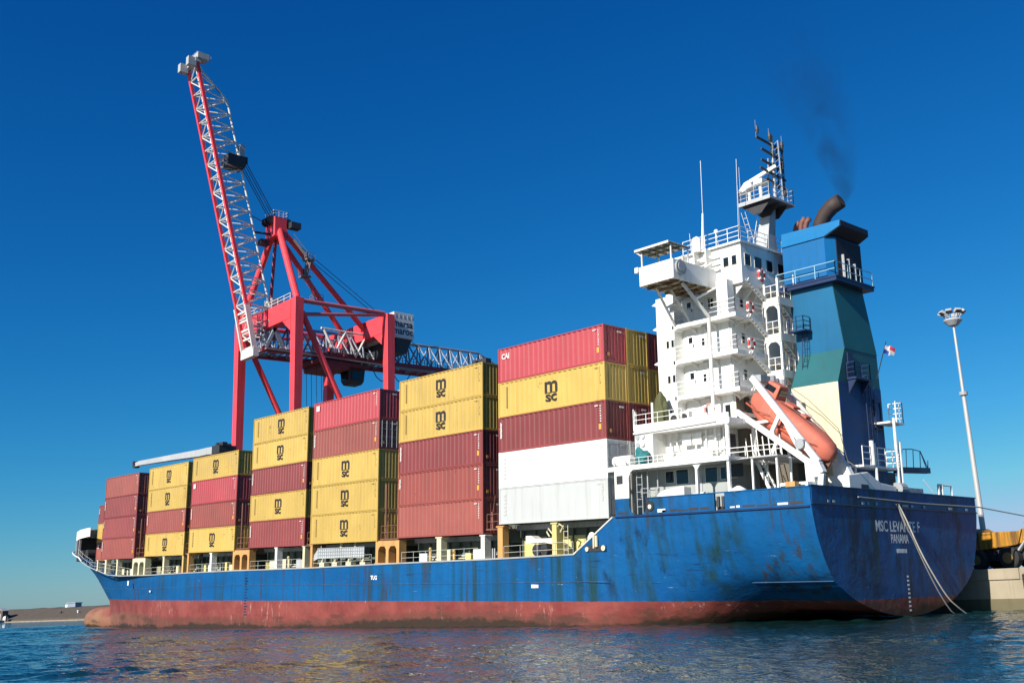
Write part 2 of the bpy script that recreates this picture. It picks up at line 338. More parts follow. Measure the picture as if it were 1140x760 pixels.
def tag(o, label=None, cat=None, group=None, kind=None):
    if label: o['label'] = label
    if cat: o['category'] = cat
    if group: o['group'] = group
    if kind: o['kind'] = kind
    return o
def thing(name, label, cat, loc=(0, 0, 0), ship=True, group=None, rot=None):
    o = bpy.data.objects.new(name, None); C.objects.link(o); o.empty_display_size = 0.3
    m = Matrix.Translation(loc)
    if rot: m = m @ rot
    o.matrix_world = (SHIP @ m) if ship else m
    return tag(o, label, cat, group)
def text(body, size, m, parent, origin, right, up, name='lettering', bold=0.0, width=None, align='LEFT', lift=0.0):
    cu = bpy.data.curves.new(name, 'FONT'); cu.body = body; cu.size = size; cu.offset = bold; cu.extrude = 0.0012; cu.align_x = align; cu.resolution_u = 3
    tmp = bpy.data.objects.new('tmp', cu); C.objects.link(tmp)
    dg = bpy.context.evaluated_depsgraph_get(); me = bpy.data.meshes.new_from_object(tmp.evaluated_get(dg)); me.name = name
    bpy.data.objects.remove(tmp); bpy.data.curves.remove(cu)
    xs = [v.co.x for v in me.vertices]
    if width and xs:
        k = width/(max(xs)-min(xs)); me.transform(Matrix.Scale(k, 4, (1, 0, 0)))
    r, u = Vector(right).normalized(), Vector(up).normalized(); n = r.cross(u); o_ = Vector(origin)
    me.transform(Matrix(((r.x, u.x, n.x, o_.x), (r.y, u.y, n.y, o_.y), (r.z, u.z, n.z, o_.z), (0, 0, 0, 1))))
    me.materials.clear(); me.materials.append(M[m] if isinstance(m, str) else m)
    o = bpy.data.objects.new(name, me); C.objects.link(o); o.parent = parent
    return o
def lerp_tab(tab, x):
    if x <= tab[0][0]: return tab[0][1]
    for (a, va), (b, vb) in zip(tab[:-1], tab[1:]):
        if x <= b: return va+(vb-va)*(x-a)/(b-a)
    return tab[-1][1]

# ------------------------------------------------------------------ setting
import numpy as np
def make_water():
    gx, gy = np.arange(-165, 75.01, .19), np.arange(-53, 22.96, .19); X, Y = np.meshgrid(gx, gy, indexing='ij')
    rs = np.random.RandomState(4); Z = np.zeros_like(X)
    for _ in range(72):                                     # wind chop: many short crossing waves
        lam = .62*(2.8/.62)**rs.rand()**1.2; k = 2*math.pi/lam; th = R(205)+rs.randn()*R(42); kx, ky = k*math.cos(th), k*math.sin(th)
        Z += WSLOPE/k*np.sin(kx*X+ky*Y+rs.rand()*6.28)
    pat = np.zeros_like(X)
    for _ in range(10):
        lam = 9+30*rs.rand(); th = rs.rand()*6.28; pat += np.sin(2*math.pi/lam*(X*math.cos(th)+Y*math.sin(th))+rs.rand()*6.28)
    Z *= np.clip(.85+.13*pat, .4, 1.5)
    Z += .35*np.abs(Z)*np.sign(Z)*(Z > 0)                   # sharper crests
    def edge(v, lo, hi, d): return np.clip((v-lo)/d, 0, 1)*np.clip((hi-v)/d, 0, 1)
    Z *= edge(X, gx[0], gx[-1], 25)*edge(Y, gy[0], gy[-1]+3, 3)
    Z[0, :] = Z[-1, :] = 0; Z[:, 0] = Z[:, -1] = 0
    nx, ny = X.shape; V = np.stack([X, Y, Z], -1).reshape(-1, 3)
    I = np.arange(nx*ny).reshape(nx, ny); F = np.stack([I[:-1, :-1], I[1:, :-1], I[1:, 1:], I[:-1, 1:]], -1).reshape(-1, 4)
    x0, x1, y0, y1, Q = gx[0], gx[-1], gy[0], gy[-1], 9000.
    ext = np.array([(-Q, -Q, 0), (Q, -Q, 0), (Q, Q, 0), (-Q, Q, 0), (x0, y0, 0), (x1, y0, 0), (x1, y1, 0), (x0, y1, 0)]); o = len(V)
    F = np.concatenate([F, np.array([(0, 1, 5, 4), (1, 2, 6, 5), (2, 3, 7, 6), (3, 0, 4, 7)])+o]); V = np.concatenate([V, ext])
    me = bpy.data.meshes.new('water'); me.vertices.add(len(V)); me.vertices.foreach_set('co', V.astype(np.float32).ravel())
    me.loops.add(F.size); me.loops.foreach_set('vertex_index', F.astype(np.int32).ravel())
    me.polygons.add(len(F)); me.polygons.foreach_set('loop_start', np.arange(0, F.size, 4, dtype=np.int32)); me.polygons.foreach_set('use_smooth', np.ones(len(F), dtype=bool))
    me.update(calc_edges=True); me.materials.append(M['water']); o_ = bpy.data.objects.new('water', me); C.objects.link(o_); return o_
WSLOPE = .0175
tag(make_water(), kind='structure')
QY = 23.0
q = MB(); q.box(-132, 160, QY, 240, -6, 2.95)
quay = tag(q.build('quay', 'concrete'), kind='structure')
q = MB()
for i in range(-9, 12): q.box(i*14+3.0, i*14+16.9, QY-0.12, QY+0.9, 2.2, 3.0)
tag(q.build('quay_coping', 'concrete', bevel=0.04), kind='structure')
q = MB(); q.box(-131.9, 160, QY-0.06, QY, -6, 0.85); tag(q.build('quay_tide_band', 'weed'), kind='structure')
q = MB(); q.box(-131, 159, QY+0.95, 239, 2.95, 2.99); tag(q.build('quay_surface', 'asphalt'), kind='structure')


# ------------------------------------------------------------------ the container ship (ship frame: x aft, y to starboard, z up)
ship = thing('container_ship', 'blue and red container ship with white bridge tower moored along the quay', 'cargo ship')
DECK = [(-125.5, .2), (-117, -.05), (-110, -.5), (-101.4, -1.26), (-98.3, -2.04), (-93.7, -2.73), (-89.5, -3.23), (-83.6, -4.0), (-71.9, -3.98), (-67.6, -3.82), (-46.3, -3.46), (-29.5, -3.27), (-14.5, -2.97), (-.2, -2.75), (8.6, -2.54), (12.7, .0), (12.95, .1), (29, .1)]
zdk = lambda x: lerp_tab(DECK, x)
B = 10.88
TR = [(10.9, .1), (10.72, -.75), (10.4, -1.91), (9.7, -3.39), (8.85, -4.41), (6.95, -5.48), (5.0, -6.11), (2.3, -6.63), (0, -6.78)]
MID = [(1, 0), (1, -1.6), (1, -3.6), (1, -6.2), (1, -9.0), (.985, -11.6), (.90, -13.3), (.5, -14), (0, -14)]
def resamp(L, n):
    out = []
    for i in range(n):
        t = i/(n-1)*(len(L)-1); k = min(int(t), len(L)-2); f = t-k
        # catmull-rom
        p0, p1, p2, p3 = L[max(k-1, 0)], L[k], L[k+1], L[min(k+2, len(L)-1)]
        out.append(tuple(.5*((2*p1[j])+(-p0[j]+p2[j])*f+(2*p0[j]-5*p1[j]+4*p2[j]-p3[j])*f*f+(-p0[j]+3*p1[j]-3*p2[j]+p3[j])*f**3) for j in (0, 1)))
    return out
NJ = 25
TRS, MIDS = resamp(TR, NJ), resamp(MID, NJ)
stem = lambda z: -125.5+(.2-z)*1.63 if z > -8.1 else -112.0
XJ = -62.0
cols = []
for u in (0, .012, .03, .06, .1, .15, .2, .26, .33, .41, .5, .6, .7, .8, .9, 1.0):      # bow part
    xd = -125.5+(XJ+125.5)*u; zd = zdk(xd); col = []
    for j in range(NJ):
        fr, zz = MIDS[j]; z = zd+zz if zz > -3 else lerp_tab([(-14, -14), (-3, zd-3)], zz)
        xs = stem(z); x = xs+(XJ-xs)*u
        n = lerp_tab([(-14, 1.4), (-8, 1.8), (-4, 2.2), (-2, 2.9), (.2, 3.95)], z)
        hb = B*fr*(1-(1-u)**n)
        col.append((x, hb, z))
    cols.append(col)
for x in (-50, -40, -30, -20, -14, -8, -3, 1, 4, 6.5, 8.55, 8.7, 9.7, 10.7, 11.7, 12.65, 12.95, 15, 17, 19, 21, 23, 25, 27, 28.2, 29):   # body and stern
    s = min(1.0, max(0.0, (x-7)/15))**1.1; zd = zdk(x); col = []
    for j in range(NJ):
        fr, zz = MIDS[j]; zm = zd+zz if zz > -3 else lerp_tab([(-14, -14), (-3, zd-3)], zz)
        th, tz = TRS[j]
        tz = zd if j == 0 else min(tz, zd-0.05*j)
        col.append((x, fr*B*(1-s)+th*s, zm*(1-s)+tz*s))
    cols.append(col)
hb_ = MB(); nC = len(cols); vs = []; fs = []
for side in (-1, 1):
    o = len(vs)
    for col in cols: vs += [(x, YC+side*h, z) for x, h, z in col]
    for i in range(nC-1):
        for j in range(NJ-1):
            a = o+i*NJ+j; f = (a, a+NJ, a+NJ+1, a+1); fs.append(f if side < 0 else f[::-1])
P0 = 0; S0 = nC*NJ
last = (nC-1)*NJ
for j in range(NJ-1): fs.append((last+j, S0+last+j, S0+last+j+1, last+j+1))                      # transom
hb_.add(vs, fs)
# bulbous bow grown out of the forefoot
rings = []
for t, r in ((0, .05), (.02, .42), (.06, .68), (.13, .88), (.24, 1.0), (.45, 1.06), (.7, 1.05), (1, 1.0)):
    x = -120.9+t*20; zc = -11.35+0.25*t
    rings.append([(x, YC+1.95*r*math.cos(a), zc+2.15*r*math.sin(a)) for a in [2*math.pi*k/20 for k in range(20)]])
hb_.loft(rings)
hull = hb_.build('hull', 'hull', ship)
bm = bmesh.new(); bm.from_mesh(hull.data); bmesh.ops.remove_doubles(bm, verts=bm.verts, dist=0.004); bmesh.ops.recalc_face_normals(bm, faces=bm.faces); bm.to_mesh(hull.data); bm.free()
for p in hull.data.polygons: p.use_smooth = abs(p.normal.x) < 0.93 or p.center.x < 0
es = hull.modifiers.new('split', 'EDGE_SPLIT'); es.split_angle = R(50)
def half_b(x):
    if x >= XJ: return B
    u = (x+125.5)/(XJ+125.5); return B*(1-(1-u)**3.95) if u > 0 else 0
# weather deck
d = MB(); vs = []; xs_ = [-123.5, -121, -117, -110, -104, -99, -94, -89, -84, -72, -60, -46, -30, -15, 0, 8.5, 12.7]
for x in xs_: h = half_b(x)*(1 if x > -88 else .8)-0.05; z = zdk(x)-.06 - (0.9 if x < -92 else 0); vs += [(x, YC-h, z), (x, YC+h, z)]
d.add(vs, [(2*i, 2*i+1, 2*i+3, 2*i+2) for i in range(len(xs_)-1)]); d.build('main_deck', 'deck', ship)
d = MB(); d.box(12.7, 28.98, 0.0, 21.55, -.1, .06); d.build('poop_deck', 'deck', ship)
d = MB(); d.box(8.7, 12.7, 1.0, 20.5, -2.7, -2.6); d.box(12.3, 12.7, .9, 20.6, -2.6, -.1); d.build('poop_front', 'cream', ship)
# rubbing strakes, gunwale bar
def hull_b(x, z):
    if x >= XJ: return B
    xs = stem(z); n = lerp_tab([(-14, 1.4), (-8, 1.8), (-4, 2.2), (-2, 2.9), (.2, 3.95)], z); u = (x-xs)/(XJ-xs); return B*(1-(1-max(u, 0))**n)
g = MB(); xs_ = [-112, -106, -100, -94, -88, -82, -76, -70, -66, -58, -43, -20, .4, 12]
zs_ = lambda x: lerp_tab([(-112, -5.95), (-88, -5.80), (-71.6, -5.6), (-43, -4.93), (-20, -4.78), (.4, -4.59), (12, -4.45)], x)
g.tube([(x, YC-hull_b(x, zs_(x))-.03, zs_(x)) for x in xs_], .022, 4)
def stern_b(x, z):
    s = min(1.0, max(0.0, (x-7)/15))**1.1; th = lerp_tab([(-b_, a_) for a_, b_ in TRS], -z); return B*(1-s)+th*s
g.tube([(x, YC-stern_b(x, lerp_tab([(17, -4.63), (28.9, -4.41)], x))-.02, lerp_tab([(17, -4.63), (28.9, -4.41)], x)) for x in (17, 18, 19, 20, 21, 22, 24, 26, 28.9)], .03, 4)
g.build('rubbing_strake', mat('strake_worn_blue', (.04, .09, .17), .5, dirt=(.25, .25, .22), amt=.5), ship)
g = MB(); pts = [(x, YC-half_b(x)-.03, zdk(x)+.03) for x in [-125.4+i*1.5 for i in range(28)]]+[(x, -.13, zdk(x)+.03) for x in (-80, -70, -60, -46, -30, -15, 0, 8.6)]
g.tube(pts, .075, 6); g.build('gunwale', 'grey', ship)
g = MB(); pts = [(x, YC-half_b(x)-.05, zdk(x)+.08) for x in [-125.5+i*1.1 for i in range(25)]]; g.tube(pts, .10, 6); g.build('bulwark_cap', 'white', ship)
g = MB(); g.tube([(8.6, -.12, -2.5), (12.65, -.12, .04)], .07, 6); g.build('poop_ramp_cap', 'offwhite', ship)

# poop bulwark with its openings
b = MB()
b.box(12.95, 14.3, -.1, .0, .1, 1.32); b.box(15.9, 21.78, -.1, .0, .1, 1.2); b.box(22.6, 28.97, -.1, .0, .1, 1.2)
b.box(28.90, 29.0, .0, 21.66, .1, 1.26); b.box(14.3, 28.9, 21.56, 21.66, .1, 1.22)
b.box(15.85, 28.95, -.14, .06, 1.2, 1.27); b.box(28.86, 29.06, -.1, 21.7, 1.26, 1.33)
b.prism([(14.3, .1), (14.75, .1), (14.45, .3), (14.3, .7)], 'y', -.1, .0); b.prism([(15.9, .1), (15.9, .7), (15.75, .3), (15.45, .1)], 'y', -.1, .0)
b.build('bulwark', 'hull', ship)
s_ = MB(); s_.box(12.95, 28.9, -.19, -.1, -.02, .08); s_.box(28.98, 29.09, -.1, 21.66, .16, .24); s_.build('fender_strake', 'navy', ship)
rx = random.Random(3)
sl, sw_ = MB(), MB(); x = 17.3
while x < 28.5:
    l = rx.uniform(.25, 1.0)
    if not (21.4 < x+l and x < 22.9): (sl if rx.random() < .6 else sw_).box(x, min(x+l, 28.8), -.115, -.09, .2, .2+rx.choice((.09, .13, .17)))
    x += l+rx.uniform(.05, .3)
sl.box(13.1, 14.1, -.115, -.09, .22, .36); sl.build('freeing_port', 'dark', ship); sw_.box(16.9, 17.6, -.115, -.09, .2, .42); sw_.build('port_flap', 'white', ship)
s_ = MB()
for y0, l in ((1.6, .2), (2.2, .25), (5.6, .3), (6.3, .15), (7.3, .2), (10.7, .8), (11.9, .3), (13.6, .25), (17.3, .5), (19.9, .3)): s_.box(29.06, 29.075, y0, y0+l, .3, .46)
s_.build('stern_fairlead', 'lightgrey', ship)
h_ = MB(); h_.tube([(16.25, -.16, .66), (16.25, -.08, .66)], .36, 16); h_.build('hawse_pipe', 'rubber', ship)
h_ = MB(); h_.tube([(16.25, -.19, .62), (16.25, -.15, .62)], .16, 10); h_.build('hawse_plug', 'offwhite', ship)
f_ = MB(); f_.box(21.8, 22.58, .15, .4, .08, .35); f_.tube([(22.0, .05, .3), (22.0, .05, 1.0)], .12, 8); f_.tube([(22.4, .05, .3), (22.4, .05, 1.0)], .12, 8); f_.build('roller_fairlead', 'dark', ship)
f_ = MB(); f_.box(9.9, 11.9, -.125, -.09, -2.32, -1.9); f_.box(10.7, 11.1, -.125, -.09, -1.95, -1.2); f_.build('panama_opening', 'dark', ship)
f_ = MB(); f_.tube([(10.75, -.17, -2.1), (10.75, -.17, -1.2)], .07, 6); f_.tube([(11.05, -.2, -2.0), (11.05, -.2, -1.2)], .12, 8); f_.tube([(10.05, -.2, -2.15), (10.05, -.08, -2.15)], .17, 10); f_.tube([(11.7, -.2, -2.1), (11.7, -.08, -2.1)], .2, 10); f_.build('fairlead_roller', 'cream', ship)
# stern writing, side marks, draught marks
text('MSC LEVANTE F', 1.0, 'wletter', ship, (29.006, 7.12, -1.34), (0, 1, .0), (0, 0, 1), bold=.016, width=5.75)
text('PANAMA', .82, 'wletter', ship, (29.006, 8.95, -2.08), (0, 1, 0), (0, 0, 1), bold=.012, width=2.3)
s_ = MB()
for k in range(8): s_.box(28.99, 29.006, 9.6+.17*k, 9.71+.17*k, -2.72, -2.46)
s_.build('number_lettering', 'wletter', ship)
text('TUG', .5, 'wletter', ship, (-18.3, -.125, -4.35), (1, 0, 0), (0, 0, 1), bold=.02)
dm = MB()
for k in range(14):
    z = -6.6+k*.3-3.0; dm.box(-43.2, -42.75+(.25 if k % 3 == 0 else 0), -.125, -.09, z+1.4, z+1.52)
for k in range(9): dm.box(-43.35, -42.6, -.125, -.09, -4.9+k*.16, -4.86+k*.16)
dm.build('draught_mark', 'navy', ship)
dm = MB()
for k in range(9): dm.box(28.99, 29.006, 10.6, 10.85, -4.3-.27*k, -4.18-.27*k)
dm.build('draught_mark', 'wletter', ship)
dm = MB(); dm.box(-77.0, -76.6, -.125, -.09, -5.2, -4.6); dm.box(-69.5, -69.1, -.125, -.09, -6.0, -5.8); dm.box(3.9, 4.7, -.125, -.09, -4.95, -4.7); dm.build('tug_mark', 'wletter', ship)

# ---- forecastle: white whaleback over the mooring deck
wb = MB(); top = []
XW = [-124.3, -122.5, -119.5, -115, -110, -104.5]
vs = []; fs = []
for x in XW:
    h = max(half_b(x)-.35, .25); z1 = lerp_tab([(-124.3, 2.3), (-121, 2.75), (-104, 3.3)], x)
    vs += [(x, YC-h, z1-.15), (x, YC-h*.55, z1+.12), (x, YC+h*.55, z1+.12), (x, YC+h, z1-.15)]
for i in range(len(XW)-1):
    for k in range(3): a = 4*i+k; fs.append((a, a+1, a+5, a+4))
wb.add(vs, fs)
o_ = wb.build('whaleback_roof', 'white', ship); so = o_.modifiers.new('t', 'SOLIDIFY'); so.thickness = .12
sk = MB(); vs = []; fs = []
XS = [-125.2, -124.3, -122.5, -119.5, -115, -110, -104.5, -100, -96.5]
for x in XS:                                                         # port skirt under the roof
    h = max(half_b(x)-.33, .12); z1 = lerp_tab([(-125.2, 1.2), (-124.3, 2.2), (-121, 2.65), (-104, 3.15), (-96, 3.2)], x); z0 = lerp_tab([(-125.2, .2), (-122, .9), (-117, 1.3), (-104, 1.75), (-96, 1.9)], x)
    vs += [(x, YC-h, z0), (x, YC-h, z1)]
fs = [(2*i, 2*i+2, 2*i+3, 2*i+1) for i in range(len(XS)-1)]
sk.add(vs, fs); vs2 = []
for x in XS:
    h = max(half_b(x)-.33, .12); z1 = lerp_tab([(-125.2, 1.2), (-124.3, 2.2), (-121, 2.65), (-104, 3.15), (-96, 3.2)], x); vs2 += [(x, YC+h, zdk(x)-.2), (x, YC+h, z1)]
sk.add(vs2, fs); o_ = sk.build('whaleback_side', 'white', ship); so = o_.modifiers.new('t', 'SOLIDIFY'); so.thickness = .08
rb = MB()
for x in (-119, -115.5, -112, -108.5, -105):
    h = half_b(x)-.4; rb.box(x-.07, x+.07, YC-h, YC-h+.3, zdk(x)-.3, 1.6)
rb.build('whaleback_frame', 'lightgrey', ship)
md = MB(); md.box(-119.4, -119.1, YC-3.5, YC+3.5, -1.6, 2.4); md.build('forecastle_bulkhead', 'dark', ship)
md = MB()
for x, y in ((-115, 8), (-111, 6), (-107, 5.4), (-110, 10)):
    md.tube([(x, y-.8, -.6), (x, y+.8, -.6)], .75, 12); md.box(x-1.0, x+1.0, y-1.1, y+1.1, -1.6, -1.1)
md.build('mooring_winch', 'dark', ship)
md = MB(); md.rail([(-104, YC-half_b(-104)+.2, zdk(-104)), (-98, YC-half_b(-98)+.15, zdk(-98)), (-92, .3, zdk(-92))], 1.2, 2, 1.8, .016); md.build('forecastle_railing', 'offwhite', ship)

# ---- under the containers: coamings, pedestals, posts, railings, deck clutter
BAYS = {1: (-102.9, -1.78), 2: (-87.97, -1.67), 3: (-72.24, -1.47), 4: (-58.67, -1.25), 5: (-43.02, -.99), 6: (-29.71, -.88), 7: (-14.24, -.70), 8: (0.0, 0.0)}
for k, (x0, z0) in BAYS.items():
    c = MB(); ins = 2.5 if k > 1 else 5.6; zb = min(zdk(x0), zdk(x0+12.2))-.1
    c.box(x0-.2, x0+12.4, ins, 21.56-ins, zb, z0-.42)
    for i in range(9): c.box(x0+.3+i*1.45, x0+.42+i*1.45, ins-.25, ins, zb, z0-.5)
    c.build('hatch_coaming', 'deck', ship)
    c = MB(); c.box(x0-.1, x0+12.3, ins-.5, 21.56-ins+.5, z0-.42, z0-.012); c.build('hatch_cover', 'grey', ship)
def post(x, z1, m='cream', y=.12, wd=.55):
    p = MB(); z0 = zdk(x)
    p.box(x-wd/2, x+wd/2, y, y+.7, z0, z1-.03); p.box(x-wd*.8, x+wd*.8, y-.06, y+.8, z0, z0+.12); p.box(x-wd*.75, x+wd*.75, y-.05, y+.78, z1-.14, z1-.02)
    p.build('container_pedestal', m, ship, bevel=.03)
def arch(xa, xb, z1, m='orangeyellow', y=.1):
    z0 = zdk((xa+xb)/2); p = MB(); n = 2; wd = (xb-xa)
    legs = [xa, xa+wd/2-.2, xb-.42]
    for lx in legs: p.box(lx, lx+.42, y, y+.8, z0, z1-.55)
    p.box(xa, xb, y, y+.8, z1-.55, z1-.05)
    for a, b_ in ((legs[0]+.42, legs[1]), (legs[1]+.42, legs[2])):
        p.prism([(a, z1-.55), (a, z1-.95), (a+.08, z1-.75), (a+.3, z1-.55)], 'y', y+.02, y+.78); p.prism([(b_, z1-.55), (b_-.3, z1-.55), (b_-.08, z1-.75), (b_, z1-.95)], 'y', y+.02, y+.78)
    p.box(xa-.1, xb+.1, y-.05, y+.85, z0, z0+.14)
    p.build('lashing_portal', m, ship)
arch(-76.3, -72.0, -1.6, 'cream'); arch(-46.9, -42.9, -1.1); arch(-17.9, -14.1, -.8)
for x, z, m, wd in ((-86.2, -1.7, 'cream', .5), (-81.9, -1.7, 'cream', .45), (-66.2, -1.5, 'cream', .45), (-60.4, -1.4, 'yellowpaint', .4), (-58.9, -1.3, 'orangeyellow', .4), (-52.6, -1.3, 'white', .45),
                    (-36.9, -1.0, 'white', .45), (-31.1, -.95, 'cream', .42), (-29.6, -.9, 'orangeyellow', .42), (-8.2, -.72, 'cream', .62), (-2.25, -.72, 'offwhite', .5), (-.05, -.08, 'orangeyellow', .62), (6.3, -.05, 'paleyellow', .5), (-89.4, -1.7, 'cream', .4)):
    post(x, z, m, wd=wd)
# lashing bridges in the three wide gaps (rust red)
for xa, xb, z1 in ((-75.6, -72.4, -1.6), (-46.3, -43.2, -1.05), (-17.3, -14.4, -.78), (-1.9, -.2, -.4), (-60.0, -58.8, -1.35), (-30.7, -29.8, -.95)):
    p = MB(); p.box(xa, xb, .2, 21.3, z1, z1+.12); p.rail([(xa+.1, .25, z1+.1), (xb-.1, .25, z1+.1)], 1.2, 2, 1.0, .035)
    for yy in (.5, 4, 8, 12, 16, 20.8): p.box(xa+.3, xa+.5, yy, yy+.15, z1, z1+5.2 if xb-xa > 2.5 else z1+1.5)
    p.build('lashing_bridge', 'pipebrown', ship)
    p = MB()
    for yy in (0.35, 1.2, 2.2): p.tube([(xa+.4, yy, z1+.1), (xa-.02, yy+.9, z1+2.9)], .03, 4); p.tube([(xb-.4, yy, z1+.1), (xb+.02, yy+.9, z1+2.9)], .03, 4)
    p.build('lashing_rod', 'pipebrown', ship)
p = MB()
for xa, xb in ((-92, -77), (-71.5, -61), (-58, -47.4), (-42.5, -31.6), (-29, -18.5), (-13.6, -2.8), (.5, 8.4)):
    p.rail([(xa, .05, zdk(xa)), (xb, .05, zdk(xb))], 1.0, 2, 1.9, .015)
p.build('deck_railing', 'offwhite', ship)
rx = random.Random(11)
mats_ = ['cream', 'paleyellow', 'offwhite', 'white', 'yellowpaint', 'lightgrey', 'dark', 'pipebrown']
acc = {m: MB() for m in mats_}
for x0, x1 in ((-87, -77), (-71, -61), (-57.5, -47.5), (-42, -32), (-13, -3)):
    x = x0
    while x < x1:
        wd = rx.uniform(.5, 1.5); h = rx.uniform(.7, 1.15); m = rx.choices(mats_, (5, 4, 3, 4, 2, 2, 2, 1))[0]; z = zdk(x); yy = rx.uniform(1.3, 1.8)
        t = rx.random()
        if t < .55: acc[m].box(x, x+wd, yy, yy+.6, z, z+h)
        elif t < .8:
            acc[m].tube([(x+.2, yy, z), (x+.2, yy, z+h), (x+.35, yy-.15, z+h+.15), (x+.55, yy-.3, z+h)], .13, 8)
        else:
            for k in range(4): acc[m].box(x+k*.28, x+k*.28+.12, yy, yy+.1, z, z+h+.1)
        x += wd+rx.uniform(.1, .7)
    acc['lightgrey'].tube([(x0-.5, 2.2, zdk(x0)+.5), (x1+.5, 2.2, zdk(x1)+.5)], .08, 6); acc['cream'].tube([(x0-.5, 2.0, zdk(x0)+.3), (x1+.5, 2.0, zdk(x1)+.3)], .06, 6)
for m, a in acc.items(): a.build('deck_locker' if m not in ('lightgrey', 'dark', 'pipebrown') else 'deck_pipe', m, ship)
for xa, xb in ((-90.6, -88), (-75.8, -72.3), (-60.1, -58.7), (-46.5, -43.1), (-30.9, -29.8), (-17.6, -14.3), (-2.1, 0)):
    p = MB(); p.box(xa-.5, xb+.5, 6.0, 6.3, zdk(xa)-.1, lerp_tab([(-90, -1.8), (0, -.3)], xa)+1.6); p.build('hatch_end_bulkhead', 'deck', ship)
p = MB(); p.box(-2.2, -.06, 2.75, 2.85, -1.4, 2.5); p.build('cell_guide_plate', 'deck', ship)
for k in range(2, 8):
    x0, z0 = BAYS[k]; p = MB(); p.box(x0-3.5, x0+12.3, 2.75, 2.85, z0-.6, z0+2.7); p.build('cell_guide_plate', 'deck', ship)
# stowed accommodation ladder (grey, slatted)
p = MB(); z0 = zdk(-24)
p.box(-28.6, -20.2, .35, .45, z0+.85, z0+1.85); p.prism([(-28.6, z0+.85), (-29.5, z0+.6), (-29.4, z0+1.2), (-28.6, z0+1.85)], 'y', .35, .45)
g = p.build('accommodation_ladder', 'lightgrey', ship)
p = MB()
for i in range(22): p.box(-28.6+i*.4, -28.54+i*.4, .30, .36, z0+.85, z0+1.85)
for k in range(4): p.box(-28.7, -20.1, .29, .36, z0+.85+k*.32, z0+.91+k*.32)
p.build('ladder_frame', 'grey', g)
p = MB()
for x in (-28.4, -26, -23.5, -21): p.box(x, x+.9, .4, 1.0, z0, z0+.45); p.tube([(x+.2, .5, z0+.3), (x+.6, .5, z0+.9)], .1, 6)
p.build('ladder_cradle', 'cream', ship)
p = MB(); p.tube([(-24.9, .8, z0+1.8), (-24.9, .8, z0+2.5), (-24.4, .7, z0+2.55)], .2, 8); p.tube([(-22.3, .7, z0+1.8), (-22.3, .7, z0+2.5), (-21.6, .6, z0+2.6)], .1, 6); p.build('vent_pipe', 'cream', ship)
# clutter under the last bay: white cowl, cream bulkhead, mooring gear
p = MB(); p.box(.4, 9.8, 2.35, 2.48, -2.7, -1.0); p.build('cream_bulkhead', 'paleyellow', ship)
p = MB(); p.prism([(2.2, -1.4), (2.2, -.95), (2.8, -.95), (3.3, -1.2), (5.2, -1.2), (6.2, -1.7), (6.2, -2.3), (5.5, -1.7), (4.4, -1.5), (2.2, -1.55)], 'y', .9, 1.7); p.build('winch_cover', 'offwhite', ship)
p = MB(); p.tube([(3.6, .7, -2.1), (3.6, 1.6, -2.1)], .45, 12); p.tube([(4.5, .7, -2.1), (4.5, 1.6, -2.1)], .42, 12); p.build('winch_drum', 'dark', ship)
p = MB(); p.tube([(9.6, .9, -2.4), (9.6, .9, -1.5)], .28, 10); p.build('bollard', 'pipebrown', ship)
p = MB(); p.tube([(9.6, .9, -1.5), (9.6, .9, -1.2), (9.7, .7, -1.05)], [.34, .36, .2], 10); p.build('vent_cowl', 'white', ship)
p = MB(); p.ladder((7.2, .5, -2.6), (7.2, .5, -.3), .45, (1, 0, 0), .03); p.tube([(5.6, .3, -1.1), (5.3, .3, -.75), (5.5, .3, -.5), (5.9, .3, -.9)], .06, 6); p.tube([(6.8, .3, -.8), (7.1, .3, -.4), (6.7, .3, -.2), (6.5, .3, -.4)], .06, 6); p.build('deck_ladder', 'cream', ship)

# ---- accommodation block and bridge tower
LB, LC, LD, LE, LF, LG, LR = 3.55, 6.2, 8.87, 11.57, 14.27, 16.97, 19.62
tw = MB()
tw.box(14.0, 15.7, 4.0, 17.5, LC, 16.62); tw.box(15.7, 20.2, 5.0, 16.5, LB, 16.9); tw.box(19.62, 20.6, 4.2, 5.0, LF, 16.9)
rc = None
tower = tw.build('bridge_tower', 'white', ship, bevel=.03)
br = MB(); br.prism([(14.2, 16.97), (14.2, LR), (21.4, LR), (21.4, 16.6), (20.2, 16.6), (19.2, 16.97)], 'y', 5.0, 16.5)
bridge = br.build('wheelhouse', 'white', ship, bevel=.03)
p = MB(); p.box(14.0, 21.6, 4.75, 16.75, LR, LR+.14); p.build('wheelhouse_roof', 'white', bridge)
p = MB()
for y in (5.3, 6.6, 7.6): p.prism([(20.2, 15.6), (20.2, 16.6), (21.35, 16.6)], 'y', y, y+.1)
p.prism([(20.2, 15.7), (20.2, 16.6), (20.2, 16.6)], 'y', 5.0, 5.02); p.build('bracket', 'white', bridge)
def win_p(x0, x1, z0, z1, y, parent, name='window'):      # window in a wall that faces port
    f = MB(); t = .05
    for a in ((x0-t, x1+t, z0-t, z0), (x0-t, x1+t, z1, z1+t), (x0-t, x0, z0, z1), (x1, x1+t, z0, z1)): f.box(a[0], a[1], y-.035, y+.01, a[2], a[3])
    o = f.build(name, 'offwhite', parent)
    g = MB(); g.box(x0, x1, y-.012, y+.01, z0, z1); g.build('pane', 'glass', o)
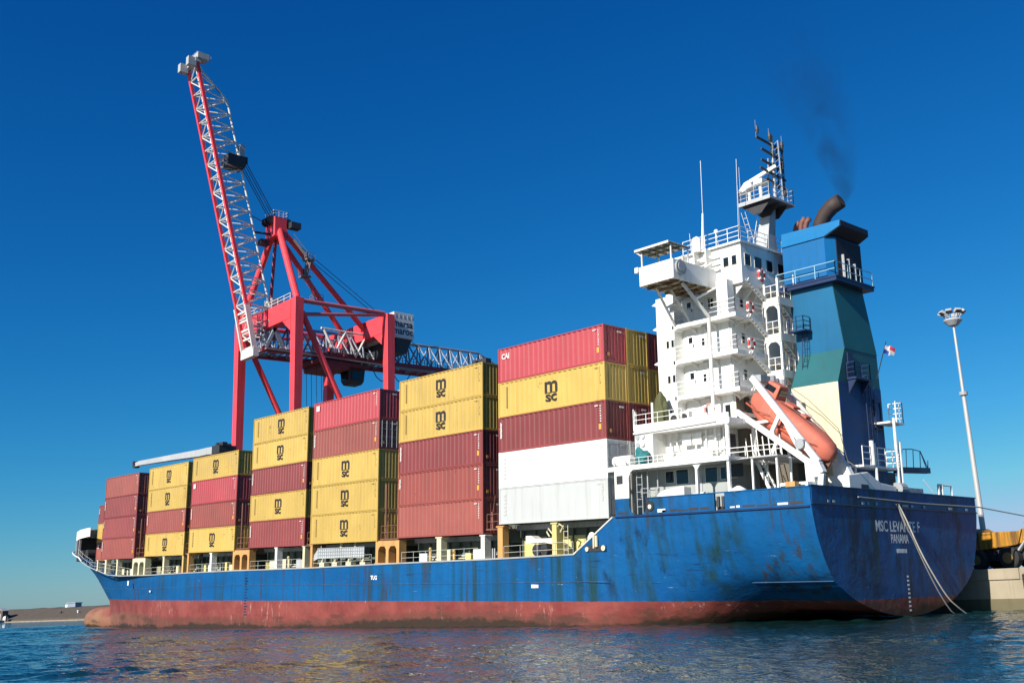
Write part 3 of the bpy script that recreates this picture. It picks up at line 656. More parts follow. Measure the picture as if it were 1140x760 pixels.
def win_a(y0, y1, z0, z1, x, parent, name='window'):      # in a wall that faces aft
    f = MB(); t = .05
    for a in ((y0-t, y1+t, z0-t, z0), (y0-t, y1+t, z1, z1+t), (y0-t, y0, z0, z1), (y1, y1+t, z0, z1)): f.box(x-.01, x+.035, a[0], a[1], a[2], a[3])
    o = f.build(name, 'offwhite', parent)
    g = MB(); g.box(x-.01, x+.012, y0, y1, z0, z1); g.build('pane', 'glass', o)
def door_p(x0, z0, y, parent, m='white', wd=.75, h=1.95):
    d = MB(); d.box(x0, x0+wd, y-.06, y+.01, z0+.15, z0+h); o = d.build('door', m, parent, bevel=.03)
    g = MB(); g.box(x0+.2, x0+wd-.2, y-.075, y-.055, z0+1.25, z0+1.75); g.build('pane', 'glass', o)
    g = MB(); g.box(x0+wd-.15, x0+wd-.08, y-.10, y-.055, z0+.95, z0+1.2); g.build('handle', 'dark', o)
for z0 in (12.62, 9.95): win_p(14.95, 15.18, z0-.02, z0+.52, 4.0, tower); win_p(15.42, 15.65, z0, z0+.54, 4.0, tower)
win_p(14.95, 15.2, 7.3, 7.8, 4.0, tower)
for lev in (LD, LE, LF):
    door_p(16.1, lev, 5.0, tower); win_p(17.5, 17.75, lev+.95, lev+1.5, 5.0, tower)
    win_p(18.2, 18.42, lev+.9, lev+1.75, 5.0, tower); win_a(6.2, 6.55, lev+.9, lev+1.6, 20.2, tower); 
win_p(18.25, 18.7, LF+1.05, LF+1.65, 5.0, tower)
door_p(17.2, LC, 5.0, tower); win_p(19.3, 19.75, LC+.7, LC+1.65, 5.0, tower)
for x0, x1 in ((19.85, 20.3), (20.6, 21.0), (16.4, 17.1), (17.4, 18.1)): win_p(x0, x1, 18.05, 18.75, 5.0, bridge)
for y0, y1 in ((5.45, 6.15), (6.65, 7.5), (8.1, 8.9), (9.6, 10.4), (11.2, 12), (12.8, 13.6)): win_a(y0, y1, 18.0, 18.85, 21.4, bridge)
for lev in (LD, LE, LF):
    s_ = MB(); s_.box(15.5, 21.35, 4.0, 5.0, lev-.32, lev); s_.box(20.2, 21.35, 5.0, 17.0, lev-.32, lev)
    s_.prism([(15.5, lev-.32), (15.5, lev-.75), (15.62, lev-.5), (15.95, lev-.32)], 'y', 4.02, 4.98)
    o = s_.build('deck_walkway', 'white', tower, bevel=.02)
    r_ = MB(); r_.rail([(15.7, 4.06, lev), (21.3, 4.06, lev), (21.3, 7.4, lev)], 1.05, 3, 1.4, .026); r_.build('railing', 'white', o)
    b_ = MB()
    for x in (17, 18.9, 20.6): b_.prism([(4.1, lev-.32), (5.0, lev-.32), (5.0, lev-.75)], 'x', x, x+.06)
    for y in (5.4, 6.6): b_.prism([(20.2, lev-.75), (20.2, lev-.32), (21.25, lev-.32)], 'y', y, y+.06)
    b_.build('bracket', 'offwhite', o)
    b_ = MB(); b_.tube([(20.7, 6.4, lev-.42), (20.7, 7.0, lev-.42)], .07, 6); b_.tube([(17.9, 4.5, lev-.42), (18.5, 4.5, lev-.42)], .07, 6); b_.build('lamp_fitting', 'lightgrey', o)
p = MB(); p.box(20.2, 20.24, 5.05, 9.6, LC+.05, LD-.4); p.build('aft_recess_shade', 'recess_shade', tower)  # dark panel on the white wall, painted shade below the walkway slab
p = MB(); p.box(20.25, 20.32, 6.0, 6.8, LC+.1, LC+2.1); p.build('door', 'dark', tower)
# thin downpipe/stanchion that stands on the walkway edge, and pipes on the wall
p = MB(); p.tube([(19.05, 3.9, LC+.6), (19.05, 3.9, LF-.1)], .13, 8); p.build('stanchion', 'white', tower)
p = MB(); p.tube([(18.0, 4.93, LC), (18.0, 4.93, 16.5)], .04, 6); p.tube([(20.05, 4.94, LC), (20.05, 4.94, LF-.4)], .05, 6); p.build('wall_pipe', 'offwhite', tower)
# bridge wing
wg = MB(); wg.box(16.0, 19.15, -.02, 5.0, 16.58, 16.72); wing = wg.build('bridge_wing', 'white', ship)
p = MB(); p.box(16.0, 19.15, -.05, .02, 16.5, 17.95); p.box(19.08, 19.17, .0, 5.0, 16.5, 17.95); p.box(15.98, 16.06, .02, 5.0, 16.5, 17.95); p.build('parapet', 'white', wing, bevel=.02)
p = MB()
for y in (.7, 1.7, 2.7, 3.7): p.box(16.05, 19.1, y, y+.08, 16.35, 16.58)
for x in (16.6, 17.6, 18.6): p.box(x, x+.06, .05, 4.9, 16.42, 16.575)
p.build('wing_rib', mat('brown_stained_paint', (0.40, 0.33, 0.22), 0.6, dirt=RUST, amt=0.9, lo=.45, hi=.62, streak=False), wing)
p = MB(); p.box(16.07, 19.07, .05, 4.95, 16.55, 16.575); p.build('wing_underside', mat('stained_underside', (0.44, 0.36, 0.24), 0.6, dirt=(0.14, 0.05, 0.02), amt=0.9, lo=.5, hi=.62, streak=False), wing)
p = MB(); p.tube([(19.05, 3.95, LF), (18.75, 1.4, 16.5)], .13, 8); p.tube([(15.85, 3.95, LF), (16.5, 1.2, 16.5)], .10, 8); p.tube([(17.2, 4.05, LF), (16.9, 2.4, 16.5)], .09, 8); p.tube([(18.9, 2.7, 15.5), (19.3, 4.6, 16.5)], .09, 8); p.tube([(16.2, 2.6, 15.3), (16.4, 4.7, 16.4)], .09, 8); p.build('wing_strut', 'white', wing)
p = MB(); p.box(15.75, 18.98, -.2, 2.1, 19.22, 19.29); p.box(15.75, 18.98, -.22, -.18, 19.14, 19.31); p.box(15.72, 15.78, -.2, 2.1, 19.14, 19.3); p.build('canopy', 'offwhite', wing)
p = MB()
for x in (16.2, 16.9, 17.6, 18.3, 18.9): p.box(x, x+.07, -.18, 2.08, 19.1, 19.22)
for y in (.5, 1.3): p.box(15.78, 18.95, y, y+.06, 19.1, 19.22)
p.build('canopy_rib', mat('canopy_underside_green', (0.22, 0.23, 0.15), 0.7, amt=.5), wing)
p = MB()
for x, y in ((16.1, .1), (18.85, .1), (18.85, 2.0), (16.1, 2.0)): p.box(x, x+.1, y, y+.1, 17.9, 19.2)
p.tube([(15.75, -.15, 19.2), (16.1, .1, 18.85)], .05, 6); p.build('canopy_post', 'white', wing)
p = MB(); p.tube([(19.15, .72, 17.38), (19.32, .72, 17.38)], .55, 20); p.build('horn_disc', 'grey', wing)
p = MB(); p.tube([(19.2, .72, 17.45), (19.36, .72, 17.45)], .36, 18); p.build('horn_face', 'lightgrey', wing)
p = MB(); p.box(15.6, 15.95, -.1, .25, 17.6, 18.0); p.build('side_light', 'white', wing)
# gutter nubs on the front edge of the tower
p = MB()
for lev in (LD, LE, LF, 16.2): p.prism([(13.6, lev), (14.0, lev-.15), (14.0, lev+.15)], 'y', 4.0, 4.6)
p.build('front_lamp', 'white', tower)
# monkey island fittings
p = MB(); p.rail([(16.2, 4.9, LR+.14), (21.45, 4.9, LR+.14), (21.45, 16.6, LR+.14)], 1.1, 3, 1.1, .028); p.build('railing', 'white', bridge)
p = MB()
for x in (16.5, 17.6, 18.7): p.box(x, x+.1, 4.3, 5.0, 17.9, 19.62); 
for z in (18.0, 18.5, 19.0): p.tube([(16.1, 4.7, z), (19.6, 4.7, z)], .07, 6)
p.tube([(16.1, 4.2, 17.4), (19.6, 4.2, 18.4)], .06, 6); p.build('wing_stairs', 'white', bridge)
p = MB(); p.tube([(17.7, 4.7, LR), (17.7, 4.7, LR+.9)], .4, 12); p.tube([(17.7, 4.7, LR+.9), (17.7, 4.7, LR+1.15), (17.7, 4.7, LR+1.32)], [.4, .3, .02], 12); p.build('radome', 'white', bridge)
p = MB(); p.tube([(18.55, 4.3, LR), (18.7, 4.3, 22.4)], [.12, .07], 8); p.tube([(18.7, 4.3, 22.4), (18.75, 4.3, 26.6)], .022, 6); p.build('whip_antenna', 'white', bridge)
p = MB(); p.tube([(19.4, 5.1, LR), (19.25, 5.1, 20.8)], .04, 6); p.build('antenna_post', 'white', bridge)
p = MB(); p.loft([[(19.25+.18*math.sin(t)*math.cos(a), 5.1+.18*math.sin(t)*math.sin(a), 21.0-.18*math.cos(t)) for a in [k*math.pi/5 for k in range(10)]] for t in (.05, .5, 1, 1.57, 2.1, 2.6, 3.1)]); p.build('antenna_ball', 'white', bridge, smooth=True)
p = MB(); p.tube([(20.5, 6.1, LR), (20.72, 6.1, 26.6)], .018, 6); p.tube([(17.0, 4.9, LR), (16.9, 4.9, 21.4)], .018, 6); p.build('whip_antenna', 'white', bridge)
# radar mast
p = MB()
def sq(x, y, z, a, b): return [(x-a, y-b, z), (x+a, y-b, z), (x+a, y+b, z), (x-a, y+b, z)]
p.loft([sq(20.75, 9.0, LR, .75, .6), sq(21.0, 9.0, 21.0, .5, .45), sq(21.35, 9.0, 23.0, .38, .35)])
mast = p.build('radar_mast', 'lightgrey', ship)
p = MB(); p.box(19.9, 22.75, 7.2, 10.4, 23.24, 23.42); p.box(19.9, 22.75, 7.17, 7.23, 23.2, 23.5); pl = p.build('mast_platform', 'lightgrey', mast)
p = MB()
for yy in (7.5, 8.6, 9.7): p.prism([(20.0, 23.24), (22.6, 23.24), (21.7, 22.4), (21.0, 22.4)], 'y', yy, yy+.08)
p.box(19.95, 22.7, 7.25, 10.35, 23.19, 23.24); p.build('platform_bracket', 'dark', mast)
p = MB(); p.rail([(19.95, 7.25, 23.42), (22.7, 7.25, 23.42), (22.7, 10.35, 23.42), (19.95, 10.35, 23.42), (19.95, 7.25, 23.42)], 1.1, 3, .7, .026); p.build('railing', 'lightgrey', mast)
p = MB(); p.ladder((20.1, 8.4, LR), (20.95, 8.55, 23.2), .4, (0, 1, 0), .03); p.ladder((20.0, 9, 19.7), (20.0, 7.6, 22.9), .35, (1, 0, 0), .025); p.build('mast_ladder', 'offwhite', mast)
p = MB(); p.tube([(22.0, 9.0, 23.4), (22.0, 9.0, 28.9)], .13, 8); p.tube([(22.45, 9.4, 23.4), (22.3, 9.4, 28.5)], .05, 6); p.tube([(21.7, 8.6, 23.4), (21.8, 8.7, 27.0)], .05, 6); pole = p.build('mast_pole', 'grey', mast)
p = MB()
for z, a, b_ in ((28.0, 7.0, 10.4), (27.2, 7.6, 10.0), (26.3, 7.5, 10.3), (25.6, 7.3, 10.5), (24.9, 8, 10)): p.beam((22.0, a, z+.25), (22.05, b_, z-.05), .12, .16)
p.box(21.98, 22.1, 10.2, 10.3, 24.8, 28.0); p.box(21.98, 22.06, 9.5, 9.58, 24.6, 28.3); p.build('yardarm', 'dark', mast)
p = MB()
for k in range(10): p.beam((22.0, 9.0, 23.5+.5*k), (22.3, 9.4, 24.0+.5*k), .04, .04); p.beam((22.0, 8.8, 23.7+.5*k), (22.0, 9.2, 23.7+.5*k), .04, .04)
p.build('mast_lattice', 'grey', mast)
p = MB()
for y, z in ((7.1, 28.5), (10.3, 28.1), (10.2, 26.4), (10.3, 24.2), (8.7, 28.4), (9.0, 27.0), (8.9, 26.0)): p.tube([(22.05, y, z), (22.05, y, z+.3), (22.05, y, z+.6)], [.1, .16, .12], 8)
p.build('navigation_light', 'dark', mast)
p = MB(); p.tube([(22, 7.0, 28.2), (22, 7.0, 29.6)], .012, 4); p.tube([(22, 8.7, 28.9), (22, 8.7, 29.4)], .012, 4); p.tube([(22.05, 10.3, 28.2), (22.05, 10.3, 29.2)], .012, 4); p.tube([(22, 10.45, 25.6), (22, 10.45, 28)], .02, 4); p.tube([(20.0, 7.4, 23.4), (20.0, 7.4, 26.5)], .025, 4); p.tube([(19.9, 7.2, 20), (19.9, 7.2, 25)], .018, 4); p.build('mast_antenna', 'lightgrey', mast)
p = MB(); p.tube([(20.4, 8.0, 23.4), (20.4, 8.0, 24.6)], .12, 8); p.tube([(21.3, 8.2, 23.4), (21.3, 8.2, 24.9)], .14, 8); p.build('radar_pedestal', 'white', mast)
p = MB(); p.box(20.9, 21.7, 7.8, 8.6, 24.85, 25.25); p.prism([(19.5, 24.55), (20.1, 24.5), (20.9, 24.75), (20.7, 25.15), (20.2, 25.2)], 'y', 7.6, 8.3); p.build('radar_gearbox', 'white', mast, bevel=.06)
p = MB(); p.beam((20.2, 7.7, 25.05), (22.6, 8.5, 26.1), .22, .30); p.build('radar_scanner', 'offwhite', mast, bevel=.05)
# stair tower
p = MB()
for x in (21.45, 22.6):
    for y in (7.6, 9.9): p.box(x-.08, x+.08, y-.08, y+.08, LB, 17.1)
p.box(22.55, 22.75, 10.75, 10.95, LB, 17.1); p.box(21.4, 21.55, 10.75, 10.95, LB, 17.1)
st = p.build('stair_tower', 'white', ship)
for lev in (LD, LE, LF, LG):
    z = lev-1.35
    p = MB(); p.box(21.35, 22.72, 7.48, 11.0, z-.12, z); p.box(21.33, 22.74, 7.46, 7.54, z-.55, z+.06); p.box(22.68, 22.76, 7.46, 11.0, z-.5, z+.06)
    for s0, s1 in ((21.57, 1), (22.48, -1)): p.prism([(s0-.04*s1, z-.55), (s0-.04*s1, z-.9), (s0+.06*s1, z-.7), (s0+.25*s1, z-.55)], 'y', 7.47, 7.53)
    o = p.build('stair_landing', 'offwhite', st)
    p = MB(); p.rail([(21.4, 7.55, z), (22.65, 7.55, z), (22.65, 9.9, z)], 1.0, 2, .8, .028); p.build('railing', 'white', o)
    p = MB()
    for dx in (21.38, 21.62): p.beam((dx, 5.4, lev-.1), (dx, 7.5, z), .07, .24)
    for k in range(7): p.box(21.38, 21.62, 5.5+.28*k, 5.75+.28*k, lev-.2-.18*k, lev-.17-.18*k)
    p.tube([(21.36, 5.4, lev+.9), (21.36, 7.5, z+1.0)], .03, 4); p.tube([(21.36, 6.4, lev-.6), (21.36, 6.4, lev+.4)], .03, 4); p.build('stair_flight', 'white', o)
    p = MB(); p.beam((21.9, 7.8, z), (21.9, 9.7, z-1.35), .07, .22); p.beam((22.4, 7.8, z), (22.4, 9.7, z-1.35), .07, .22)
    p.tube([(21.9, 7.8, z+.9), (21.9, 9.7, z-.4)], .03, 4)
    for k in range(6): p.box(21.9, 22.4, 7.9+.3*k, 8.15+.3*k, z-.2-.2*k, z-.17-.2*k)
    p.build('stair_flight', 'offwhite', o)
p = MB()
for y in (9.3, 9.55): p.tube([(22.85, y, LB), (22.85, y, 17.6)], .05, 6)
p.build('cable_riser', 'white', st)

# lower houses
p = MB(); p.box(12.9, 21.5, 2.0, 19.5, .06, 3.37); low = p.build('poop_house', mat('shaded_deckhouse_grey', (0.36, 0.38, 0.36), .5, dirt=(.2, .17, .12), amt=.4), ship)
p = MB(); p.box(21.5, 24.6, 5.5, 18.5, .06, 3.3); p.build('engine_casing_base', 'recess_shade', low)  # dark colour carries the shade below the decks
p = MB(); p.box(24.6, 24.63, 6.0, 8.0, .1, 2.2); p.build('casing_door', 'dark', low)
for a in ((16.0, 16.75, 2.35, 3.15), (16.98, 18.05, 2.2, 3.2), (19.55, 20.55, 2.15, 3.15), (20.85, 21.3, 2.3, 3.1)): win_p(*a, 2.0, low)
d_ = MB(); d_.box(18.7, 19.25, 1.94, 2.01, .3, 2.6); o = d_.build('door', 'lightgrey', low); d_ = MB(); d_.box(18.85, 19.05, 1.92, 1.945, 1.3, 2.2); d_.build('pane', 'glass', o)
p = MB(); p.box(22.0, 22.9, 1.6, 1.7, 2.35, 3.2); p.build('vent_grille', 'dark', low); p = MB(); p.box(21.6, 22.0, 1.65, 2.3, 2.3, 3.3); p.build('vent_box', 'white', low)
p = MB(); p.box(12.4, 23.1, -.1, 21.6, 3.34, 3.58); p.box(12.35, 23.12, -.13, -.06, 3.28, 3.62); bs = p.build('boat_deck', 'white', ship, bevel=.02)
p = MB(); p.box(12.95, 14.3, -.1, .0, 1.32, 3.34)
p.prism([(14.3, 3.34), (14.85, 3.34), (14.5, 3.15), (14.3, 2.75)], 'y', -.1, .0); p.build('side_plating', 'white', bs)
p = MB(); p.box(13.15, 13.75, -.115, -.09, 2.35, 2.95); p.build('side_opening', 'dark', bs)
p = MB()
for x in (20.32, 22.95, 16.6): p.box(x-.09, x+.09, .0, .18, 1.2 if x != 16.6 else 3.3, 3.34)
p.prism([(20.32, 3.34), (19.7, 3.34), (20.1, 3.15), (20.32, 2.75)], 'y', .02, .14); p.prism([(20.32, 3.34), (20.32, 2.75), (20.6, 3.15), (21.0, 3.34)], 'y', .02, .14); p.build('deck_post', 'white', bs)
p = MB(); p.rail([(14.4, .02, 3.58), (23.0, .02, 3.58)], .55, 2, .9, .022); p.rail([(23.1, .05, 3.45), (25.2, .6, 3.5), (26.5, .8, 3.5)], .6, 2, .9, .03); p.build('railing', 'white', bs)
p = MB(); p.box(23.1, 26.3, .7, 2.2, 3.35, 3.45); p.box(24.2, 26.0, 2.2, 8.0, 3.3, 3.42); p.build('boat_deck_extension', 'lightgrey', bs)
p = MB()
for x, y in ((24.2, .8), (26.0, .9), (24.2, 2.4), (26.0, 2.4)): p.box(x, x+.12, y, y+.12, .06, 3.4)
p.build('deck_post', 'white', bs)
# gear seen through the opening under the boat deck
p = MB(); p.ladder((14.8, .5, .2), (14.8, .5, 3.3), .5, (1, 0, 0), .03); p.tube([(15.4, .7, .1), (15.4, .7, 3.3)], .05, 6); p.tube([(15.9, 1.2, .1), (15.9, 1.2, 3.3)], .05, 6); p.rail([(14.6, .9, 1.4), (16.6, .9, 1.4)], .6, 2, .6, .03); p.build('pilot_ladder_gear', 'lightgrey', bs)
p = MB(); p.prism([(16.4, 1.15), (16.6, 1.55), (17.2, 1.75), (18.6, 1.9), (18.9, 1.9), (18.9, 1.15)], 'y', .35, 1.2); p.build('bulwark_locker', 'white', bs, bevel=.08)
p = MB(); p.tube([(23.4, .4, 1.2), (23.4, .4, 1.4), (23.4, .4, 1.62)], [.55, .5, .1], 14); p.tube([(19.3, 1.0, 1.25), (20.4, 1.0, 1.25)], .2, 10); p.build('liferaft_dome', 'white', bs, smooth=True)
# level B
p = MB(); p.box(13.6, 20.6, 2.5, 19, LB, 6.0); hb2 = p.build('deckhouse', 'white', ship)
p = MB(); p.box(14.05, 15.75, 1.0, 2.5, LB, 6.05); p.build('deckhouse_wing', 'white', hb2, bevel=.03)
p = MB(); p.box(20.6, 21.4, 4.5, 18, LB, 6.0); p.build('aft_recess_shade', 'recess_shade', hb2)  # shade beneath the deck above is painted in by the dark colour
p = MB()
for z in (5.72, 5.15):
    for x in (14.35, 14.85): p.tube([(x, .93, z), (x, 1.02, z)], .2, 12)
p.build('round_vent', 'grey', hb2)
p = MB()
for z in (5.72, 5.15): p.tube([(14.87, .9, z), (14.87, .95, z)], .12, 10)
p.build('vent_lid', 'white', hb2)
p = MB(); p.box(14.05, 22.5, 1.0, 20.5, 5.92, 6.12); p.box(14.05, 22.5, .95, 1.06, 5.85, 6.62); p.box(22.42, 22.52, 1.0, 5.0, 5.95, 6.3); cd = p.build('bridge_front_deck', 'white', ship, bevel=.02)
p = MB(); p.box(22.5, 24.0, 3.3, 9.0, 5.95, 6.12); p.box(20.4, 22.5, 4.5, 9.0, 5.9, 6.0); p.build('aft_deck', 'white', cd)
p = MB(); p.beam((14.05, .9, 6.0), (21.5, .9, 6.15), .12, .16); p.build('awning_rail', 'offwhite', cd)
p = MB(); p.tube([(22.2, 1.15, 3.5), (22.2, 1.15, 5.95)], .15, 8); p.tube([(22.3, 4.0, 3.5), (22.3, 4.0, 5.95)], .15, 8); p.tube([(15.75, 1.1, 6.0), (15.75, 1.1, 8.1)], .09, 6); p.build('deck_post', 'white', cd)
p = MB(); p.rail([(14.1, 1.0, 6.6), (18.5, 1.0, 6.6)], .75, 2, 1.2, .025); p.rail([(13.2, 2.2, 6.2), (14.0, 1.0, 6.2)], 1.6, 4, .6, .03); p.build('railing', 'white', cd)
rx = random.Random(5)
p = MB()
for x in (17.6, 18.5): p.box(x, x+.78, 2.05, 2.1, 4.85, 5.65)
p.box(19.0, 20.2, 2.35, 2.45, 4.2, 5.5); p.build('notice_board', 'white', hb2)
p = MB()
for x in (16.4, 17.0, 19.6, 20.4, 21.1): p.tube([(x, 2.2, LB), (x, 2.2, 5.9)], .06, 6)
p.tube([(15.8, 2.1, 4.3), (21.5, 2.1, 4.4)], .09, 6); p.tube([(15.8, 2.2, 4.05), (20.5, 2.2, 4.1)], .12, 6); p.tube([(16.5, 2.3, 5.3), (20.8, 2.3, 5.4)], .05, 6); p.build('service_pipe', 'white', hb2)
p = MB(); p.tube([(17.2, 1.7, 3.95), (20.6, 1.7, 4.0)], .22, 10); p.box(16.6, 17.1, 1.6, 2.2, LB, 4.5); p.box(20.7, 21.2, 2.4, 3, LB, 5.2); p.build('deck_store', 'offwhite', hb2)
p = MB(); p.box(21.0, 21.35, 2.6, 3.2, 4.3, 5.4); p.tube([(21.5, 2.2, LB), (21.5, 2.2, 4.9)], .14, 8); p.build('hose_cabinet', 'dark', hb2)
# inclined ladder and gear aft of the deckhouse
p = MB(); p.beam((23.6, 2.2, 3.4), (25.0, 2.2, .4), .07, .22); p.beam((23.6, 2.9, 3.4), (25.0, 2.9, .4), .07, .22)
for k in range(9): p.box(23.65+.155*k, 23.85+.155*k, 2.2, 2.9, 3.2-.33*k, 3.24-.33*k)
p.tube([(23.6, 2.2, 4.4), (25.0, 2.2, 1.4)], .035, 4); p.build('inclined_ladder', 'white', low)
p = MB(); p.box(25.4, 27.6, 1.9, 3.1, .06, 1.7); o = p.build('stern_deck_box', 'white', low)
for x in (25.6, 26.3, 27.0): win_p(x, x+.4, .9, 1.5, 1.9, o)
p = MB(); p.box(26.4, 27.1, 1.2, 1.7, 1.2, 1.7); p.build('deck_drum', 'orangeyellow', low)
p = MB()
for k in range(7): p.tube([(22.7+.45*k, 2.6, LB-.1), (22.3+.45*k, 3.0, 5.0+.25*(k % 3))], .045, 5)
p.build('stair_rail', 'offwhite', low)

# engine casing and funnel
p = MB(); p.box(22.9, 26.62, 8.0, 13.6, 1.2, 8.9); cas = p.build('engine_casing', mat('cream_casing_paint', (0.68, 0.60, 0.385), 0.5, dirt=(0.42, 0.32, 0.16), amt=.35, var=.05), ship)
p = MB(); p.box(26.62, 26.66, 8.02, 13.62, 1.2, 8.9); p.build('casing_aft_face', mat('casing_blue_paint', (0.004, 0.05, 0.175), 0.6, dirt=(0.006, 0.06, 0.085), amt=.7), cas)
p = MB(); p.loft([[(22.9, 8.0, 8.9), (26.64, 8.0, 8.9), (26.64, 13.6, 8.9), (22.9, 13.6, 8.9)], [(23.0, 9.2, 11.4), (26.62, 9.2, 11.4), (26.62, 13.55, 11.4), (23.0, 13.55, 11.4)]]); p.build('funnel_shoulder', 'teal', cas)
p = MB(); p.loft([[(22.9, 9.2, 11.4), (26.62, 9.2, 11.4), (26.62, 13.55, 11.4), (22.9, 13.55, 11.4)], [(22.4, 9.25, 16.3), (26.02, 9.25, 16.3), (26.02, 13.35, 16.3), (22.4, 13.35, 16.3)]]); p.build('funnel_trunk', 'funneltrunk', cas)
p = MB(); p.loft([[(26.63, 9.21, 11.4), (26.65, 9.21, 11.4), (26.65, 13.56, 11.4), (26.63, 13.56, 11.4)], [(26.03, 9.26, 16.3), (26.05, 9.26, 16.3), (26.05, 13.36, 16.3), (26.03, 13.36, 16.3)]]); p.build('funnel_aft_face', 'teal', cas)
p = MB(); p.box(21.7, 26.7, 8.75, 13.9, 16.3, 16.62); p.box(21.65, 26.75, 8.7, 13.95, 16.55, 16.68); fp = p.build('funnel_platform', 'navy', cas)
p = MB(); p.rail([(21.75, 8.8, 16.66), (26.65, 8.8, 16.66), (26.65, 13.85, 16.66)], 1.05, 2, 1.5, .035); p.build('railing', mat('pale_blue_rail', (0.25, 0.45, 0.55), .5), fp)
p = MB(); p.prism([(22.1, 9.3), (25.65, 9.3), (26.2, 9.9), (26.2, 13.3), (22.1, 13.3)], 'z', 16.66, 19.85); p.build('funnel_top', 'fblue', cas)
p = MB(); p.loft([[(22.05, 9.2, 19.85), (25.7, 9.2, 19.85), (25.7, 13.4, 19.85), (22.05, 13.4, 19.85)], [(22.05, 9.32, 20.35), (26.95, 9.32, 20.4), (26.95, 13.3, 20.4), (22.05, 13.3, 20.35)], [(22.05, 9.4, 20.95), (26.95, 9.4, 20.85), (26.95, 13.25, 20.85), (22.05, 13.25, 20.95)]]); p.build('funnel_hood', mat('funnel_band_blue', (0.004, 0.15, 0.36), .38, dirt=(.006, .08, .14), amt=.4), cas)
p = MB(); p.loft([[(25.72, 9.24, 19.83), (25.72, 13.36, 19.83), (26.97, 13.26, 20.38), (26.97, 9.36, 20.38)], [(25.74, 9.26, 19.78), (25.74, 13.34, 19.78), (27.0, 13.24, 20.36), (27.0, 9.38, 20.36)]]); p.box(26.96, 26.99, 9.42, 13.22, 20.42, 20.83); p.box(26.2, 26.23, 9.95, 13.28, 16.7, 19.8); p.build('aft_shade_panel', 'aft_shade', cas)  # thin dark sheets painting in shade below the hood and on aft faces
p = MB()
for y in (10.6, 11.3, 12.1): p.tube([(26.3, y, 16.7), (26.3, y, 18.6-.3*(y-10.6))], .11, 6)
p.build('funnel_vent_pipe', 'lightgrey', cas)
def elbow(b, x, y, z, r, h, reach, tip):
    pts = [(x, y, z), (x, y, z+h*.35)]
    for k in range(1, 8):
        t = k/7*R(tip); pts.append((x+reach*(1-math.cos(t))*.9, y, z+h*.35+h*.65*math.sin(t)))
    b.tube(pts, [r*.86]+[r]*(len(pts)-1), 14)
p = MB(); p.tube([(24.2, 11.0, 20.9), (24.45, 11.0, 21.5), (24.9, 11.0, 22.15), (25.5, 11.0, 22.6), (26.25, 11.0, 22.85)], [.50, .55, .58, .60, .58], 16, cap=True); o = p.build('exhaust_pipe', 'pipe', cas, smooth=True)
p = MB(); p.tube([(26.26, 11.0, 22.853), (26.3, 11.0, 22.87)], .46, 16); p.build('pipe_mouth', 'rubber', o)
for x, y, h in ((23.3, 10.8, 1.25), (22.85, 10.9, 1.5), (22.35, 10.9, 1.2)):
    p = MB(); p.tube([(x, y, 20.9), (x, y, 21.2+h*.3), (x+.12, y, 21.2+h*.55), (x+.4, y, 21.2+h*.75)], .2, 10); p.build('exhaust_pipe', 'pipebrown', cas, smooth=True)
# casing aft face: platform, ladder, door frame
p = MB(); p.box(26.65, 27.35, 9.2, 11.2, 9.15, 9.3); p.rail([(26.7, 9.2, 9.3), (27.3, 9.2, 9.3), (27.3, 11.2, 9.3), (26.7, 11.2, 9.3)], 1.05, 3, .8, .03)
p.prism([(26.65, 9.15), (27.3, 9.15), (26.65, 8.2)], 'y', 9.3, 9.4); p.prism([(26.65, 9.15), (27.3, 9.15), (26.65, 8.2)], 'y', 11.0, 11.1); p.box(26.65, 26.72, 9.4, 10.1, 9.3, 11.1); p.build('casing_platform', 'navy', cas)
p = MB(); p.ladder((26.85, 11.4, 3.0), (26.85, 11.4, 9.6), .5, (0, 1, 0), .04); p.ladder((26.85, 12.1, 3.0), (26.85, 12.1, 9.0), .4, (0, 1, 0), .03); p.build('casing_ladder', 'navy', cas)
p = MB()
for a in ((12.4, 13.4, 7.9, 8.05), (12.4, 13.4, 5.9, 6.05), (12.4, 12.52, 5.9, 8.0), (13.28, 13.4, 5.9, 8.0)): p.box(26.66, 26.74, *a)
p.build('casing_hatch', 'navy', cas)
# dark gangways on the funnel's forward port corner
p = MB(); p.box(22.9, 24.2, 8.2, 9.15, 13.0, 13.1); p.rail([(22.9, 8.25, 13.1), (24.1, 8.25, 13.1), (24.1, 9.1, 13.1)], 1.0, 3, .6, .03); p.ladder((23.7, 8.5, 9), (23.7, 9.0, 13), .4, (1, 0, 0), .03); p.build('funnel_gangway', 'navy', cas)
# starboard provision platform with its davit and posts
p = MB(); p.box(26.9, 28.05, 8.0, 13.0, 2.93, 3.08); pv = p.build('provision_platform', 'white', ship)
p = MB(); p.rail([(28.0, 8.05, 3.08), (28.0, 12.95, 3.08), (27.0, 12.95, 3.08)], 1.25, 3, .9, .035); p.build('railing', 'white', pv)
p = MB()
for x, y, z1 in ((28.0, 12.55, 6.6), (28.05, 12.95, 4.9), (27.7, 13.3, 4.2), (27.2, 8.3, 3.0), (28.0, 9.6, 3.0)): p.tube([(x, y, .1), (x+.03, y, z1)], .1, 8)
p.tube([(28.0, 9.3, 3.1), (28.0, 9.3, 4.75)], .15, 8); p.tube([(28.0, 9.65, 3.1), (28.0, 9.65, 4.6)], .09, 8); p.build('platform_post', 'white', pv)
p = MB(); p.beam((27.6, 13.0, 3.0), (27.9, 17.1, 3.15), .4, .4); p.build('provision_davit', 'navy', pv)
p = MB(); p.tube([(27.8, 13.3, 3.3), (27.8, 13.8, 4.5), (27.8, 15.2, 4.6), (27.9, 16.2, 4.5), (27.9, 17.2, 3.2)], .035, 5)
